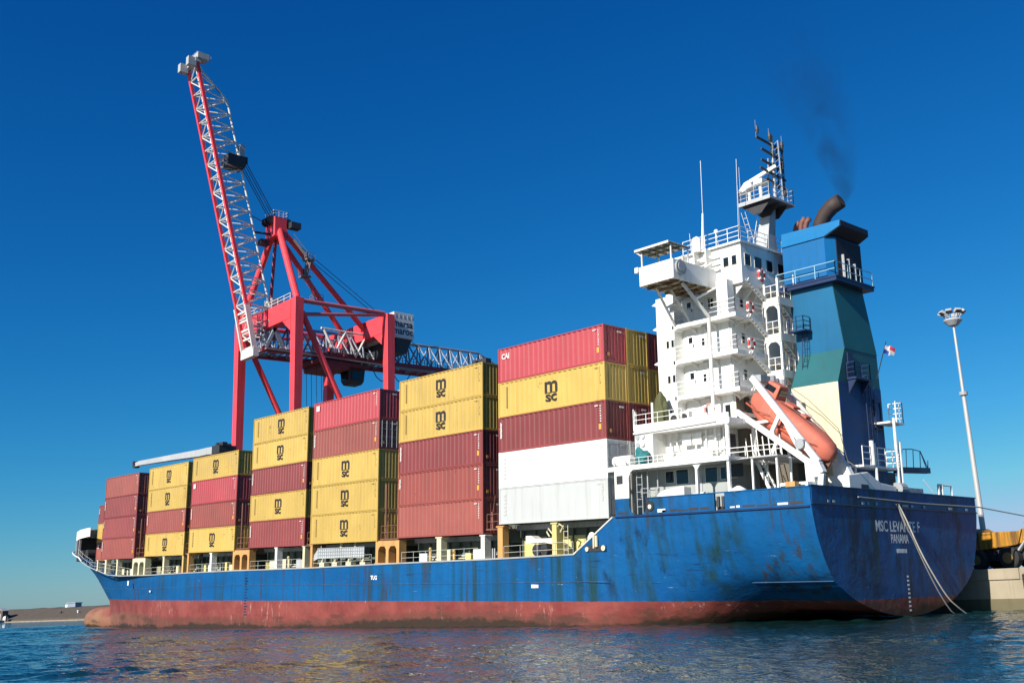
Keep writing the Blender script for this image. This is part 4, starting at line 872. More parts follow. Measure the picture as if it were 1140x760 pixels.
for y in (14.2, 15.2, 16.2): p.tube([(27.8, y, 3.2), (27.8, y+.15, 4.55)], .03, 5)
p.tube([(27.9, 16.2, 4.5), (27.9, 16.9, 3.3)], .03, 5); p.tube([(27.9, 17.1, 3.0), (27.9, 17.2, 3.9)], .04, 5); p.build('davit_rail', 'navy', pv)
p = MB(); p.box(26.7, 27.9, 12.3, 14.3, 6.25, 6.38); p.build('upper_platform', 'white', pv)
p = MB(); p.rail([(27.85, 13.3, 6.38), (27.85, 14.25, 6.38), (26.8, 14.25, 6.38)], 1.5, 4, .6, .03); p.build('railing', 'white', pv)
p = MB(); p.prism([(5.6, .1), (5.6, 2.25), (8.0, 2.55), (9.6, 1.9), (11.6, 1.75), (11.6, .1)], 'x', 26.75, 28.3); p.build('stern_winch_house', 'white', ship, bevel=.05)
p = MB(); p.box(28.3, 28.33, 7.0, 7.9, .5, 1.7); p.build('winch_house_door', 'dark', ship)
p = MB(); p.tube([(28.2, 11.8, 1.6), (28.2, 12.6, 1.6)], .45, 14); p.build('winch_drum', 'grey', ship)
p = MB(); p.box(24.6, 27.2, 14.2, 17.5, .1, 1.9); p.build('stern_store', 'lightgrey', ship)
p = MB(); p.tube([(27.9, 18.4, 1.2), (27.9, 18.4, 2.2), (27.9, 20.4, 2.2), (27.9, 20.4, 1.2)], .08, 6); p.tube([(27.9, 18.9, 1.2), (27.9, 18.9, 2.2)], .12, 6); p.build('gangway_frame', 'white', ship)
p = MB(); p.tube([(28.6, 16.6, 1.2), (28.3, 15.5, 2.4)], .03, 5); p.build('stern_staff', 'white', ship)
# free-fall lifeboat ramp
p = MB()
for y in (2.95, 6.2):
    p.beam((21.75, y, 6.9), (27.45, y, 2.75), .26, .38); p.beam((23.15, y, 9.1), (27.8, y, 2.95), .30, .42)
    p.beam((25.2, y, 6.35), (24.35, y, 5.0), .2, .28); p.beam((25.6, y, 5.5), (26.6, y, 3.5), .12, .18); p.beam((24.9, y, 4.6), (24.1, y, 3.3), .2, .25)
    p.beam((27.2, y, 3.2), (27.3, y, .1), .45, .6); p.beam((27.6, y, 3.1), (28.0, y, 2.2), .5, .5); p.beam((28.0, y, 2.2), (27.7, y, .2), .3, .4)
    p.box(27.0, 28.0, y-.2, y+.2, 2.0, 2.9)
p.beam((23.2, 2.95, 9.05), (23.2, 6.2, 9.05), .28, .28); p.beam((22.0, 2.95, 6.75), (22.0, 6.2, 6.75), .2, .2)
dv = p.build('lifeboat_ramp', 'white', ship, bevel=.03)
p = MB(); p.box(23.0, 23.7, 3.2, 4.4, 8.8, 9.25); p.tube([(23.6, 4.6, 8.6), (23.6, 4.6, 9.3)], .3, 10); p.tube([(23.9, 5.4, 8.5), (23.9, 5.4, 9.1)], .25, 10); p.build('ramp_winch', 'grey', dv)
p = MB(); p.tube([(26.7, 2.6, 4.2), (26.7, 3.1, 4.2)], .35, 12); p.build('release_sheave', 'grey', dv)
p = MB(); p.tube([(23.3, 6.2, 9.2), (25.3, 6.3, 7.6), (27.4, 6.3, 5.4), (28.0, 6.2, 3.0)], .025, 5); p.tube([(27.4, 6.2, 3.6), (28.6, 6.2, 2.7)], .05, 5); p.build('ramp_cable', 'dark', dv)

# deck cranes: jibs stowed fore and aft above the stacks
for xr, zr, xt, zt, y in ((-73.8, 13.5, -104.6, 13.9, 10.8), (-15.9, 16.3, -32.6, 15.6, 10.8)):
    p = MB(); p.tube([(xr, y, -1.2), (xr, y, zr-.6)], .95, 16); pd = p.build('deck_crane', 'lightgrey', ship, smooth=False)
    p = MB(); s1, s2 = .85, .3
    p.loft([[(x, y-w_, z-h_), (x, y+w_, z-h_), (x, y+w_, z+h_), (x, y-w_, z+h_)] for x, z, w_, h_ in ((xr, zr, .7, .55), (xr-3, zr+.1, .7, .5), (xr-6, zr+.1, .6, .5), ((xr+xt)/2, (zr+zt)/2+.1, .5, .42), (xt+2, zt+.1, .4, .35), (xt, zt, .35, .3))]); p.build('crane_jib', 'lightgrey', pd)
    p = MB(); p.box(xt-.9, xt+.2, y-.4, y+.4, zt-.5, zt+.15); p.tube([(xt-.5, y-.5, zt+.3), (xt-.5, y+.5, zt+.3)], .3, 10); p.build('jib_head', 'dark', pd)
    p = MB(); p.box(xr-.2, xr+2.2, y-1.3, y+1.3, zr-.6, zr+.5); p.tube([(xr+.8, y-1.1, zr+.6), (xr+.8, y+1.1, zr+.6)], .35, 10); p.box(xr+1.4, xr+2.6, y-1.0, y-.3, zr+.4, zr+.9); p.build('crane_machinery', 'dark', pd)

# ------------------------------------------------------------------ containers (every box a thing; local frame: x aft, outer port face y = 0, bottom z = 0)
CL, CW, CH = 12.19, 2.438, 2.896
def corrugated(b, p0, along, inward, length, z0, z1, pitch=.50, depth=.05):
    """trapezoidal sheet from p0 along a direction; the crest lies on p0's line, troughs go inward"""
    n = round(length/pitch); pt = length/n; prof = []
    for i in range(n):
        s = i*pt; prof += [(s, 0), (s+pt*.30, 0), (s+pt*.45, depth), (s+pt*.85, depth)]
    prof.append((length, 0)); o = len(b.v); p0, along, inward = Vector(p0), Vector(along), Vector(inward)
    for s, dd in prof:
        q_ = p0+along*s+inward*dd; b.v.append((q_.x, q_.y, z0)); b.v.append((q_.x, q_.y, z1))
    for i in range(len(prof)-1): b.f.append((o+2*i, o+2*i+2, o+2*i+3, o+2*i+1))
PROTO = {}
def proto(color, end, art):
    key = (color, end, art)
    if key in PROTO: return PROTO[key]
    m = CT[color]; root = bpy.data.objects.new('shipping_container', None); C.objects.link(root); root.empty_display_size = .3
    hx = CL/2; smooth = color in ('white', 'palegrey')
    b = MB(); dp = .012 if smooth else .06; pit = 1.0 if smooth else .56
    corrugated(b, (-hx+.12, .035, 0), (1, 0, 0), (0, 1, 0), CL-.24, .15, CH-.08, pit, dp)
    corrugated(b, (-hx+.12, CW-.035, 0), (1, 0, 0), (0, -1, 0), CL-.24, .15, CH-.08, pit, dp)
    if end == 'wall': corrugated(b, (hx-.03, .12, 0), (0, 1, 0), (-1, 0, 0), CW-.24, .15, CH-.08, .37, .045)
    else: b.box(hx-.09, hx-.045, .1, CW-.1, .15, CH-.08)
    b.box(-hx+.04, -hx+.08, .1, CW-.1, .15, CH-.08)
    b.box(-hx+.1, hx-.1, .05, CW-.05, CH-.06, CH-.03); b.box(-hx+.1, hx-.1, .05, CW-.05, .1, .14)
    b.build('shell', m, root)
    f = MB()
    for x in (-hx, hx-.13):
        for y in (0, CW-.13): f.box(x, x+.13, y, y+.13, .1, CH-.1)
    for y in (0.012, CW-.072):
        f.box(-hx+.13, hx-.13, y, y+.06, CH-.09, CH-.01); f.box(-hx+.13, hx-.13, y, y+.06, .02, .17)
    for x in (-hx+.01, hx-.07): f.box(x, x+.06, .13, CW-.13, CH-.12, CH-.01); f.box(x, x+.06, .13, CW-.13, .02, .18)
    for x in (-hx-.002, hx-.176):
        for y in (-.003, CW-.16):
            for z in (0, CH-.118): f.box(x, x+.178, y, y+.163, z, z+.118)
    f.build('frame', m, root)
    if end == 'door':
        g = MB()
        for y in (.35, .9, 1.52, 2.08): g.tube([(hx-.02, y, .2), (hx-.02, y, CH-.15)], .03, 6); g.box(hx-.045, hx, y-.1, y+.1, .95, 1.05); g.box(hx-.045, hx, y-.1, y+.1, 1.9, 2.0)
        for z in (.5, 1.2, 1.9, 2.5): g.box(hx-.05, hx-.03, .15, 2.3, z, z+.05)
        g.box(hx-.046, hx-.03, 1.19, 1.25, .18, CH-.12); g.build('door_gear', 'lightgrey', root)
    if end == 'reefer':
        g = MB()
        for a in ((.3, 2.1, 1.6, 2.5), (.3, 1.1, .35, 1.4), (1.3, 2.1, .35, 1.4)): g.box(hx-.05, hx-.01, *a)
        for y in (.2, 1.2, 2.2): g.box(hx-.05, hx+.0, y, y+.05, .2, 2.7)
        for z in (.28, 1.48, 2.56): g.box(hx-.05, hx-.002, .2, 2.2, z, z+.05)
        g.build('reefer_unit', 'lightgrey', root)
    R_, U_ = (1, 0, 0), (0, 0, 1)
    if art == 'msc':
        text('m', 1.75, 'letter', root, (-.55, .006, 1.40), R_, U_, 'logo', bold=.035, width=1.45)
        text('sc', 1.15, 'letter', root, (-.42, .006, .66), R_, U_, 'logo', bold=.03, width=1.30)
        g = MB(); g.box(-.50, .95, -.002, .03, 1.30, 1.345); g.build('logo', 'letter', root)
        g = MB()
        for k in range(9): g.box(-hx+.95, -hx+1.10, -.001, .03, 2.35-.2*k, 2.48-.2*k)
        g.build('faded_lettering', 'yfade', root)
    elif art == 'cai': text('CAI', .62, 'wletter2', root, (-hx+.45, .006, 1.98), R_, U_, 'logo', bold=.02, width=.95)
    elif art == 'box':
        g = MB(); g.box(-hx+.5, -hx+1.1, -.002, .03, 2.0, 2.55); g.build('logo', 'wletter2', root)
    elif art == 'vert': text('textainer', .42, 'wletter2', root, (-hx+.42, .006, 1.15), (0, 0, 1), (-1, 0, 0), 'logo', bold=.012, width=1.35)
    elif art == 'triton': text('TRITON', .40, 'wletter2', root, (-hx+.42, .006, 1.5), (0, 0, 1), (-1, 0, 0), 'logo', bold=.012, width=.9)
    elif art == 'grey':
        g = MB()
        for k in range(6): g.box(-hx+.55, -hx+.85, .004, .03, 2.2-.3*k, 2.4-.3*k)
        g.build('faded_lettering', 'fgrey', root)
    # number column and small plates near the aft end of the port side, marks on the end
    g = MB(); rr = random.Random(len(key[0])+len(art))
    z = 2.55
    while z > 1.35: h = .09; g.box(hx-.62, hx-.62+rr.uniform(.08, .16), .0, .03, z-h, z); z -= .19
    g.box(hx-1.15, hx-.8, .0, .03, 2.5, 2.58)
    if art != 'msc':
        g2 = MB(); g2.box(hx-.012, hx+.004, 1.5, 2.0, 2.42, 2.56); g2.build('end_lettering', 'wletter2' if color not in ('yellow', 'white', 'palegrey') else 'fgrey', root)
    g.build('number_lettering', {'yellow': 'ynum', 'white': 'fgrey', 'palegrey': 'fgrey'}.get(color, 'wletter2'), root)
    if art in ('cai', 'vert', 'triton', 'msc') and color != 'yellow':
        g = MB(); g.box(hx-.75, hx-.5, .0, .03, .75, 1.15); g.box(hx-.012, hx+.004, .4, .62, .5, .75); g.build('sticker', 'sticker', root)
    PROTO[key] = root; root['used'] = False
    return root
M['wletter2'] = mat('white_container_lettering', (0.66, 0.62, 0.58), .55, amt=.2, lo=.5)
M['yfade'] = mat('faded_brown_lettering', (0.33, 0.225, 0.07), .6, amt=0)
M['fgrey'] = mat('faded_grey_lettering', (0.46, 0.46, 0.44), .6, amt=0)
M['ynum'] = mat('brown_number_marks', (0.42, 0.30, 0.09), .6, amt=0)
def put_container(color, end, art, x, y, z, label, group):
    pr = proto(color, end, art)
    if not pr['used']: o = pr; pr['used'] = True
    else:
        o = pr.copy(); C.objects.link(o)
        for ch in pr.children:
            c = ch.copy(); C.objects.link(c); c.parent = o
    o.matrix_world = SHIP @ Matrix.Translation((x+CL/2, y, z)); tag(o, label, 'container', group)
    return o
STACKS = {   # from the top down: colour, aft end, artwork
 1: [('maroon', 'wall', 'triton'), ('yellow', 'wall', 'plain'), ('salmon', 'wall', 'box')],
 2: [('salmon', 'wall', 'plain'), ('maroon', 'wall', 'vert'), ('maroon', 'wall', 'triton'), ('brick', 'wall', 'vert')],
 3: [('yellow', 'wall', 'msc'), ('yellow', 'wall', 'msc'), ('brick', 'wall', 'vert'), ('yellow', 'wall', 'msc')],
 4: [('yellow', 'wall', 'msc'), ('rose', 'wall', 'box'), ('brick', 'wall', 'vert'), ('yellow', 'wall', 'msc')],
 5: [('yellow', 'wall', 'msc'), ('yellow', 'wall', 'msc'), ('maroon', 'wall', 'vert'), ('yellow', 'wall', 'msc'), ('maroon', 'wall', 'vert')],
 6: [('rose', 'wall', 'box'), ('salmon', 'door', 'vert'), ('yellow', 'wall', 'msc'), ('yellow', 'wall', 'msc'), ('yellow', 'wall', 'msc')],
 7: [('yellow', 'wall', 'msc'), ('yellow', 'wall', 'msc'), ('maroon', 'wall', 'vert'), ('brick', 'wall', 'triton'), ('salmon', 'wall', 'plain')],
 8: [('rose', 'wall', 'cai'), ('yellow', 'wall', 'msc'), ('maroon', 'wall', 'vert'), ('white', 'reefer', 'grey'), ('palegrey', 'reefer', 'grey')]}
WHERE = {1: 'in the low inboard stack at the bow', 2: 'in the all-red stack nearest the bow', 3: 'in the stack just aft of the all-red one',
         4: 'in the stack whose second box is rose red', 5: 'in the yellow and maroon alternating tall stack', 6: 'in the stack with three yellow at the bottom',
         7: 'in the stack with three red at the bottom', 8: 'in the outer stack beside the white superstructure'}
CN = {'yellow': 'yellow', 'maroon': 'dark maroon', 'brick': 'brick red', 'salmon': 'faded red', 'rose': 'rose red', 'navy': 'dark navy', 'white': 'bright white', 'palegrey': 'pale grey white'}
TN = {3: ['topmost', 'middle', 'bottom'], 4: ['topmost', 'second from the top', 'second from the bottom', 'bottom'], 5: ['topmost', 'second from the top', 'middle', 'second from the bottom', 'bottom']}
for k, L_ in STACKS.items():
    x0, z0 = BAYS[k]; n = len(L_)
    for i, (c, e, a) in enumerate(L_):
        put_container(c, e, a, x0, 4.6 if k == 1 else 0.0, z0+(n-1-i)*CH, '%s container, %s %s' % (CN[c], TN[n][i], WHERE[k]), 'containers stacked on the ship')
for row, L_ in ((1, [('yellow', 'wall', 'plain'), ('yellow', 'wall', 'plain'), ('maroon', 'wall', 'plain'), ('white', 'door', 'plain'), ('white', 'door', 'plain')]),
                (2, [('maroon', 'wall', 'plain'), ('yellow', 'wall', 'plain'), ('maroon', 'wall', 'plain'), ('navy', 'wall', 'plain')])):
    for i, (c, e, a) in enumerate(L_):
        put_container(c, e, a, .02, row*2.5, (4-i)*CH, '%s container end, %s, %s inboard row beside the white superstructure' % (CN[c], ['topmost', 'second down', 'third down', 'fourth down', 'lowest'][i], ['', 'first', 'second'][row]), 'containers stacked on the ship')
for o in C.objects:
    if 'used' in o.keys(): del o['used']

# ------------------------------------------------------------------ loose things carried by the ship
RT = Matrix.Rotation(R(35.5), 4, 'Y')     # local x runs down the ramp, towards the stern
lb = thing('lifeboat', 'orange enclosed free-fall lifeboat tilted stern-down on its white ramp', 'lifeboat', (24.85, 4.58, 5.78), rot=RT)
def oval(x, zc, w_, h_, n=20, sqr=3.3, keel=.0):
    out = []
    for k in range(n):
        t = 2*math.pi*k/n; c_, s_ = math.cos(t), math.sin(t)
        out.append((x, w_*math.copysign(abs(c_)**(2/sqr), c_), zc+h_*math.copysign(abs(s_)**(2/sqr), s_)-(keel if s_ < -.9 else 0)))
    return out
_ov = oval
def oval(x, zc, w_, h_): return _ov(x, zc, w_*.92, h_*.92)
p = MB(); p.loft([oval(-3.55, .35, .3, .22), oval(-3.3, .3, .62, .5), oval(-2.8, .2, .95, .85), oval(-1.9, .1, 1.16, 1.08), oval(-.5, 0, 1.22, 1.13), oval(1.2, -.05, 1.18, 1.05), oval(2.6, -.1, 1.02, .92), oval(3.4, -.15, .78, .74), oval(3.85, -.2, .42, .45), oval(3.95, -.22, .12, .15)])
p.build('hull', 'orange', lb, smooth=True)
p = MB(); p.loft([[(-2.9, -.62, .9), (-2.9, .62, .9), (-2.7, .5, 1.95), (-2.7, -.5, 1.95)], [(-1.5, -.66, .9), (-1.5, .66, .9), (-1.7, .5, 2.0), (-1.7, -.5, 2.0)]]); o = p.build('wheelhouse', 'orange', lb, bevel=.05)
p = MB(); p.box(-1.64, -1.56, -.4, .4, 1.35, 1.75); p.box(-2.6, -1.9, -.605, -.56, 1.35, 1.75); p.build('window', 'glass', o)
p = MB(); p.tube([(-1.2, -.5, 1.1), (0, -.55, 1.15), (1.8, -.5, .95), (3.1, -.4, .55)], .035, 5); p.tube([(-1.2, .5, 1.1), (0, .55, 1.15), (1.8, .5, .95), (3.1, .4, .55)], .035, 5); p.build('grab_rail', 'pipebrown', lb)
p = MB(); p.tube([(-3.2, -1.06, -.15), (-1, -1.25, -.25), (1.2, -1.22, -.28), (3.0, -.95, -.3)], .07, 6); p.build('fender_strip', mat('orange_fender', (.42, .08, .035), .6, amt=.3), lb)
p = MB(); p.box(-.9, -.1, -.42, .42, 1.1, 1.28); p.box(.5, 1.0, -.3, .3, 1.0, 1.15); p.build('hatch', 'orange', lb, bevel=.03)
p = MB(); p.tube([(-3.0, -1.15, .1), (-2.0, -1.32, -.15), (-1.0, -1.3, .1), (0, -1.34, -.15), (1.0, -1.3, .1), (2.0, -1.22, -.15), (3.0, -1.0, .1)], .025, 5); p.build('grab_line', 'pipebrown', lb)
p = MB(); p.box(3.5, 3.95, -.1, .1, -1.1, -.5); p.build('release_hook', 'pipebrown', lb)
def ring(x, y, z, label, axis='x', m='ring', r=.36):
    t = thing('life_ring', label, 'life ring', (x, y, z), group='life rings on the railings')
    p = MB(); N1, N2 = 20, 8; vs = []; fs = []
    for i in range(N1):
        a = 2*math.pi*i/N1
        for j in range(N2):
            b_ = 2*math.pi*j/N2; rr = r+.085*math.cos(b_); h = .085*math.sin(b_)
            vs.append((h, rr*math.cos(a), rr*math.sin(a)) if axis == 'x' else (rr*math.cos(a), h, rr*math.sin(a)))
            fs.append((i*N2+j, ((i+1) % N1)*N2+j, ((i+1) % N1)*N2+(j+1) % N2, i*N2+(j+1) % N2))
    p.add(vs, fs); p.build('ring_body', m, t, smooth=True)
    p = MB()
    for k in range(4):
        a = math.pi/4+k*math.pi/2; c_ = (math.cos(a)*r, math.sin(a)*r)
        if axis == 'x': p.box(-.1, .1, c_[0]-.09, c_[0]+.09, c_[1]-.09, c_[1]+.09)
        else: p.box(c_[0]-.09, c_[0]+.09, -.1, .1, c_[1]-.09, c_[1]+.09)
    p.build('reflective_band', 'white', t)
ring(21.46, 5.7, LF+.55, 'red life ring on the aft railing, second walkway below the wheelhouse')
ring(21.46, 5.6, LE+.55, 'red life ring on the aft railing, lowest of the red ones')
ring(21.52, 7.3, 17.5, 'red life ring high up beside the wheelhouse aft windows')
ring(18.7, 3.88, 7.5, 'faded pink life ring by the thin white stanchion above the bulwark', 'y', mat('faded_ring', (.62, .26, .22), .6, amt=.4), .40)
def lumpy(name, label, cat, loc, size, m, seed):
    bm = bmesh.new(); bmesh.ops.create_icosphere(bm, subdivisions=4, radius=1); rr = random.Random(seed)
    ph = [(Vector((rr.uniform(-1, 1), rr.uniform(-1, 1), rr.uniform(-1, 1)))*4, rr.uniform(0, 6)) for _ in range(9)]
    for v in bm.verts:
        n = v.co.normalized(); k = 1+sum(.06*math.sin(a.dot(n)*1.6+b_) for a, b_ in ph)
        v.co = Vector((n.x*size[0]*k, n.y*size[1]*k, max(n.z, -.75)*size[2]*k))
    me = bpy.data.meshes.new(name); bm.to_mesh(me); bm.free(); me.materials.append(M[m])
    for p_ in me.polygons: p_.use_smooth = True
    o = bpy.data.objects.new(name, me); C.objects.link(o); o.matrix_world = SHIP @ Matrix.Translation(loc); return tag(o, label, cat)
lumpy('tarpaulin_bundle', 'tall olive green tarpaulin bundle standing by the tower front', 'tarpaulin', (14.9, 3.1, 7.5), (.55, .5, 1.55), 'tarp', 4)
lumpy('tarpaulin_bundle', 'teal tarpaulin bundle on the white boat deck edge', 'tarpaulin', (15.1, .55, 4.15), (.62, .4, .62), 'tealtarp', 9)
lr = thing('liferaft_canister', 'white horizontal liferaft canister lying on the boat deck edge', 'liferaft', (13.35, .5, 4.05))
p = MB(); p.tube([(-.85, 0, 0), (-.8, 0, 0), (-.05, 0, 0), (.05, 0, 0), (.8, 0, 0), (.85, 0, 0)], [.25, .38, .40, .40, .38, .25], 16); p.build('canister', 'white', lr)
p = MB(); p.box(-.6, -.5, -.4, .4, -.5, .05); p.box(.5, .6, -.4, .4, -.5, .05); p.build('cradle', 'lightgrey', lr)
ac = thing('air_conditioner', 'white air conditioning units with round fans beside the olive tarpaulin', 'air conditioner', (16.3, 3.0, LC))
for x in (0, .95):
    p = MB(); p.box(x-.42, x+.42, -.2, .25, .35, 1.25); o = p.build('casing', 'white', ac, bevel=.03)
    p = MB(); p.tube([(x, -.24, .8), (x, -.19, .8)], .3, 16); p.build('fan_grille', 'dark', o)
p = MB(); p.box(-.45, 1.4, -.15, .2, .0, .35); p.build('stand', 'dark', ac)
fl = thing('flag', 'small blue white and red flag flying from a leaning staff behind the funnel', 'flag', (27.4, 12.9, 10.6))
p = MB(); p.tube([(-.55, 0, -1.0), (.35, .1, 1.6)], .035, 6); p.build('flagstaff', 'dark', fl)
def flagpatch(u0, u1, v0, v1, m):
    p = MB(); vs = []; n = 6
    for i in range(n+1):
        for j in range(n+1):
            u = u0+(u1-u0)*i/n; v = v0+(v1-v0)*j/n
            vs.append((.1+.2*v+.4*u, .05+.65*u+.07*math.sin(u*7), .75+.58*v-.15*u+.05*math.sin(u*9+v*3)))
    p.add(vs, [(i*(n+1)+j, (i+1)*(n+1)+j, (i+1)*(n+1)+j+1, i*(n+1)+j+1) for i in range(n) for j in range(n)]); p.build('flag_cloth', m, fl, smooth=True)
M['flagred'] = mat('flag_red', (.62, .06, .08), .7, amt=0); M['flagblue'] = mat('flag_blue', (.02, .06, .35), .7, amt=0); M['flagwhite'] = mat('flag_white', (.75, .72, .72), .7, amt=0)
flagpatch(0, .5, 0, .5, 'flagblue'); flagpatch(.5, 1, 0, .5, 'flagwhite'); flagpatch(0, .5, .5, 1, 'flagwhite'); flagpatch(.5, 1, .5, 1, 'flagred')
# mooring lines
p = MB(); P_ = []
_k = [Vector(q) for q in ((29.12, 10.1, .47), (29.3, 10.73, -.68), (29.45, 11.55, -2.2), (29.6, 12.5, -3.62), (29.75, 14.3, -5.54), (29.9, 15.6, -6.4), (30.0, 17.3, -7.15))]
for i in range(len(_k)-1):
    for j in range(5):
        t = j/5; q0, q1, q2, q3 = _k[max(i-1, 0)], _k[i], _k[i+1], _k[min(i+2, len(_k)-1)]
        P_.append(.5*((2*q1)+(q2-q0)*t+(2*q0-5*q1+4*q2-q3)*t*t+(3*q1-q0-3*q2+q3)*t**3))
P_.append(_k[-1])
p.tube(P_, .048, 8)
o = p.build('mooring_rope', 'rope'); o.matrix_world = SHIP.copy(); tag(o, 'pale mooring rope hanging in a curve down the stern into the water', 'rope')
p = MB(); p.tube([(29.06, 10.0, .45), (29.13, 10.2, .1), (29.16, 10.42, -.4), (29.2, 10.7, -.95)], .07, 8)
P_ = [(29.2, 10.7, -.95)]
for k in range(1, 11): t = k/10; P_.append((29.25+.3*t, 10.8+4.9*t, -.95-5.9*(1-(1-t)**1.35)))
p.tube(P_, .045, 6)
o = p.build('mooring_rope', 'darkrope'); o.matrix_world = SHIP.copy(); tag(o, 'thicker grey rope over the stern lettering, behind the pale one', 'rope')
p = MB(); A_, B_ = Vector((29.08, 5.1, .72)), Vector((34.0, 60, 2.6)); 
A_, B_ = Vector((29.12, 5.1, .75)), Vector((29.2, 21.75, .62)); E_ = Vector((31.5, 46, -.9))
p.tube([A_, Vector((29.13, 13, .60)), B_, B_.lerp(E_, .25)-Vector((0, 0, .1)), B_.lerp(E_, .5)-Vector((0, 0, .12)), E_], .05, 6)
o = p.build('mooring_line', 'darkrope'); o.matrix_world = SHIP.copy(); tag(o, 'thin grey mooring line running along the stern to the quay', 'rope')

# ------------------------------------------------------------------ quay crane (world frame)
cr = thing('gantry_crane', 'red ship-to-shore gantry crane with its lattice boom raised', 'crane', (-88.8, 35, 2.99), ship=False)
cr_inv = cr.matrix_world.inverted()
def cb(p, name, m, parent=None, **k):
    p.v = [tuple(cr_inv @ Vector(v)) for v in p.v]; return p.build(name, m, parent or cr, **k)
XA, XF, YW, YL, ZT = -79.0, -98.7, 26.0, 44.0, 51.0; XM = -88.85
for x in (XA, XF):
    for y in (YW, YL):
        p = MB(); w1 = .85
        p.loft([sq(x, y, 7.5, .66, .66), sq(x, y, 30, .70, .70), sq(x, y, ZT, .78, .80)]); o = cb(p, 'leg', 'crane', bevel=.05)
        p = MB(); p.box(x-3.4, x+3.4, y-.7, y+.7, 4.6, 7.5)
        for dx in (-2.8, -1.6, 1.6, 2.8): p.tube([(x+dx, y-.3, 3.6), (x+dx, y+.3, 3.6)], .6, 14)
        p.box(x-3.3, x+3.3, y-.5, y+.5, 3.6, 4.6); cb(p, 'bogie', 'crane', o)
for y in (YW, YL):
    p = MB(); p.box(XF+.9, XA-.9, y-.8, y+.8, ZT-3.3, ZT-.05)
    for xs, s in ((XA-.95, -1), (XF+.95, 1)): p.prism([(xs, ZT-3.3), (xs+s*2.6, ZT-3.3), (xs, ZT-5.4)], 'y', y-.75, y+.75)
    cb(p, 'portal_beam', 'crane', bevel=.05)
for x in (XA, XF):
    p = MB(); p.tube([(x, YW+1, ZT-.3), (x, YL-1, ZT+.1)], .38, 10); p.tube([(x, YW+1, ZT-2.6), (x, YL-1, ZT-.2)], .32, 10); cb(p, 'tie_beam', mat('crane_top_red', (.55, .12, .14), .45, amt=.3) if x == XA else 'crane')
    p = MB(); p.tube([(x, YW+.8, ZT-2.2), (x, YL-1.2, 19)], .52, 10); cb(p, 'diagonal_brace', 'crane')
    p = MB(); p.box(x-.6, x+.6, YW+1, YL-1, 17.5, 19.4); cb(p, 'lower_beam', 'crane')
for y in (YW, YL):
    p = MB(); p.box(XF+.8, XA-.8, y-.55, y+.55, 8.0, 9.4); cb(p, 'sill_beam', 'crane')
# A-frame
AP = Vector((XM, 27.2, 67.0))
p = MB()
for s in (-1, 1):
    p.tube([(XM+s*9.75, YW, ZT), (AP.x+s*.9, AP.y, AP.z-1)], .58, 12); 
cb(p, 'a_frame_leg', 'crane')
p = MB()
for s in (-1, 1): p.tube([(AP.x+s*1.0, AP.y+.4, AP.z-1), (XM+s*3.2, YL-.3, 49.3)], .48, 12)
cb(p, 'back_stay', 'crane')
p = MB(); p.tube([(AP.x, AP.y, AP.z-1), (XM, 26.2, 48.5)], .3, 8); cb(p, 'apex_post', mat('crane_dark_red', (.22, .02, .05), .5, amt=.3))
p = MB(); p.box(AP.x-1.6, AP.x+1.6, AP.y-1.2, AP.y+1.2, AP.z-2.6, AP.z+.9); p.box(AP.x-1.9, AP.x+1.9, AP.y-1.5, AP.y+1.5, AP.z-2.9, AP.z-2.6); head = cb(p, 'apex_head', 'crane', bevel=.08)
p = MB()
for dx in (-1.0, 0, 1.0):
    for dy in (-1.6, 1.7): p.tube([(AP.x+dx-.2, AP.y+dy, AP.z+.3), (AP.x+dx+.2, AP.y+dy, AP.z+.3)], .75, 14)
p.box(AP.x+1.2, AP.x+2.6, AP.y+1.5, AP.y+3.4, AP.z-.9, AP.z+.2); p.box(AP.x-1, AP.x+.2, AP.y-3.0, AP.y-1.4, AP.z-4.2, AP.z-3.2); cb(p, 'sheave_block', 'dark', head)
p = MB(); p.rail([(AP.x-1.6, AP.y-1.3, AP.z+.9), (AP.x+1.6, AP.y-1.3, AP.z+.9), (AP.x+1.6, AP.y+1.3, AP.z+.9), (AP.x-1.6, AP.y+1.3, AP.z+.9)], 1.1, 2, 1, .05); cb(p, 'railing', 'cranewhite', head)
# stair flights up the back stay
p = MB()
fl_ = [(AP.x+2.2, AP.y+2.2, AP.z-3.0), (AP.x+3.0, 32.0, 60.6), (AP.x+4.2, 30.6, 57.0), (AP.x+5.4, 32.2, 52.5)]
for a, b_ in zip(fl_[:-1], fl_[1:]):
    p.beam(a, b_, .9, .18); p.beam(Vector(a)+Vector((0, 0, 1.1)), Vector(b_)+Vector((0, 0, 1.1)), .08, .08)
for a in fl_[1:]: p.box(a[0]-.8, a[0]+.8, a[1]-.8, a[1]+.8, a[2]-.2, a[2]+.1); p.rail([(a[0]-.8, a[1]-.8, a[2]), (a[0]+.8, a[1]-.8, a[2]), (a[0]+.8, a[1]+.8, a[2])], 1.1, 2, .8, .05)
cb(p, 'access_stair', mat('crane_stair_grey', (.20, .16, .15), .6, amt=.5))
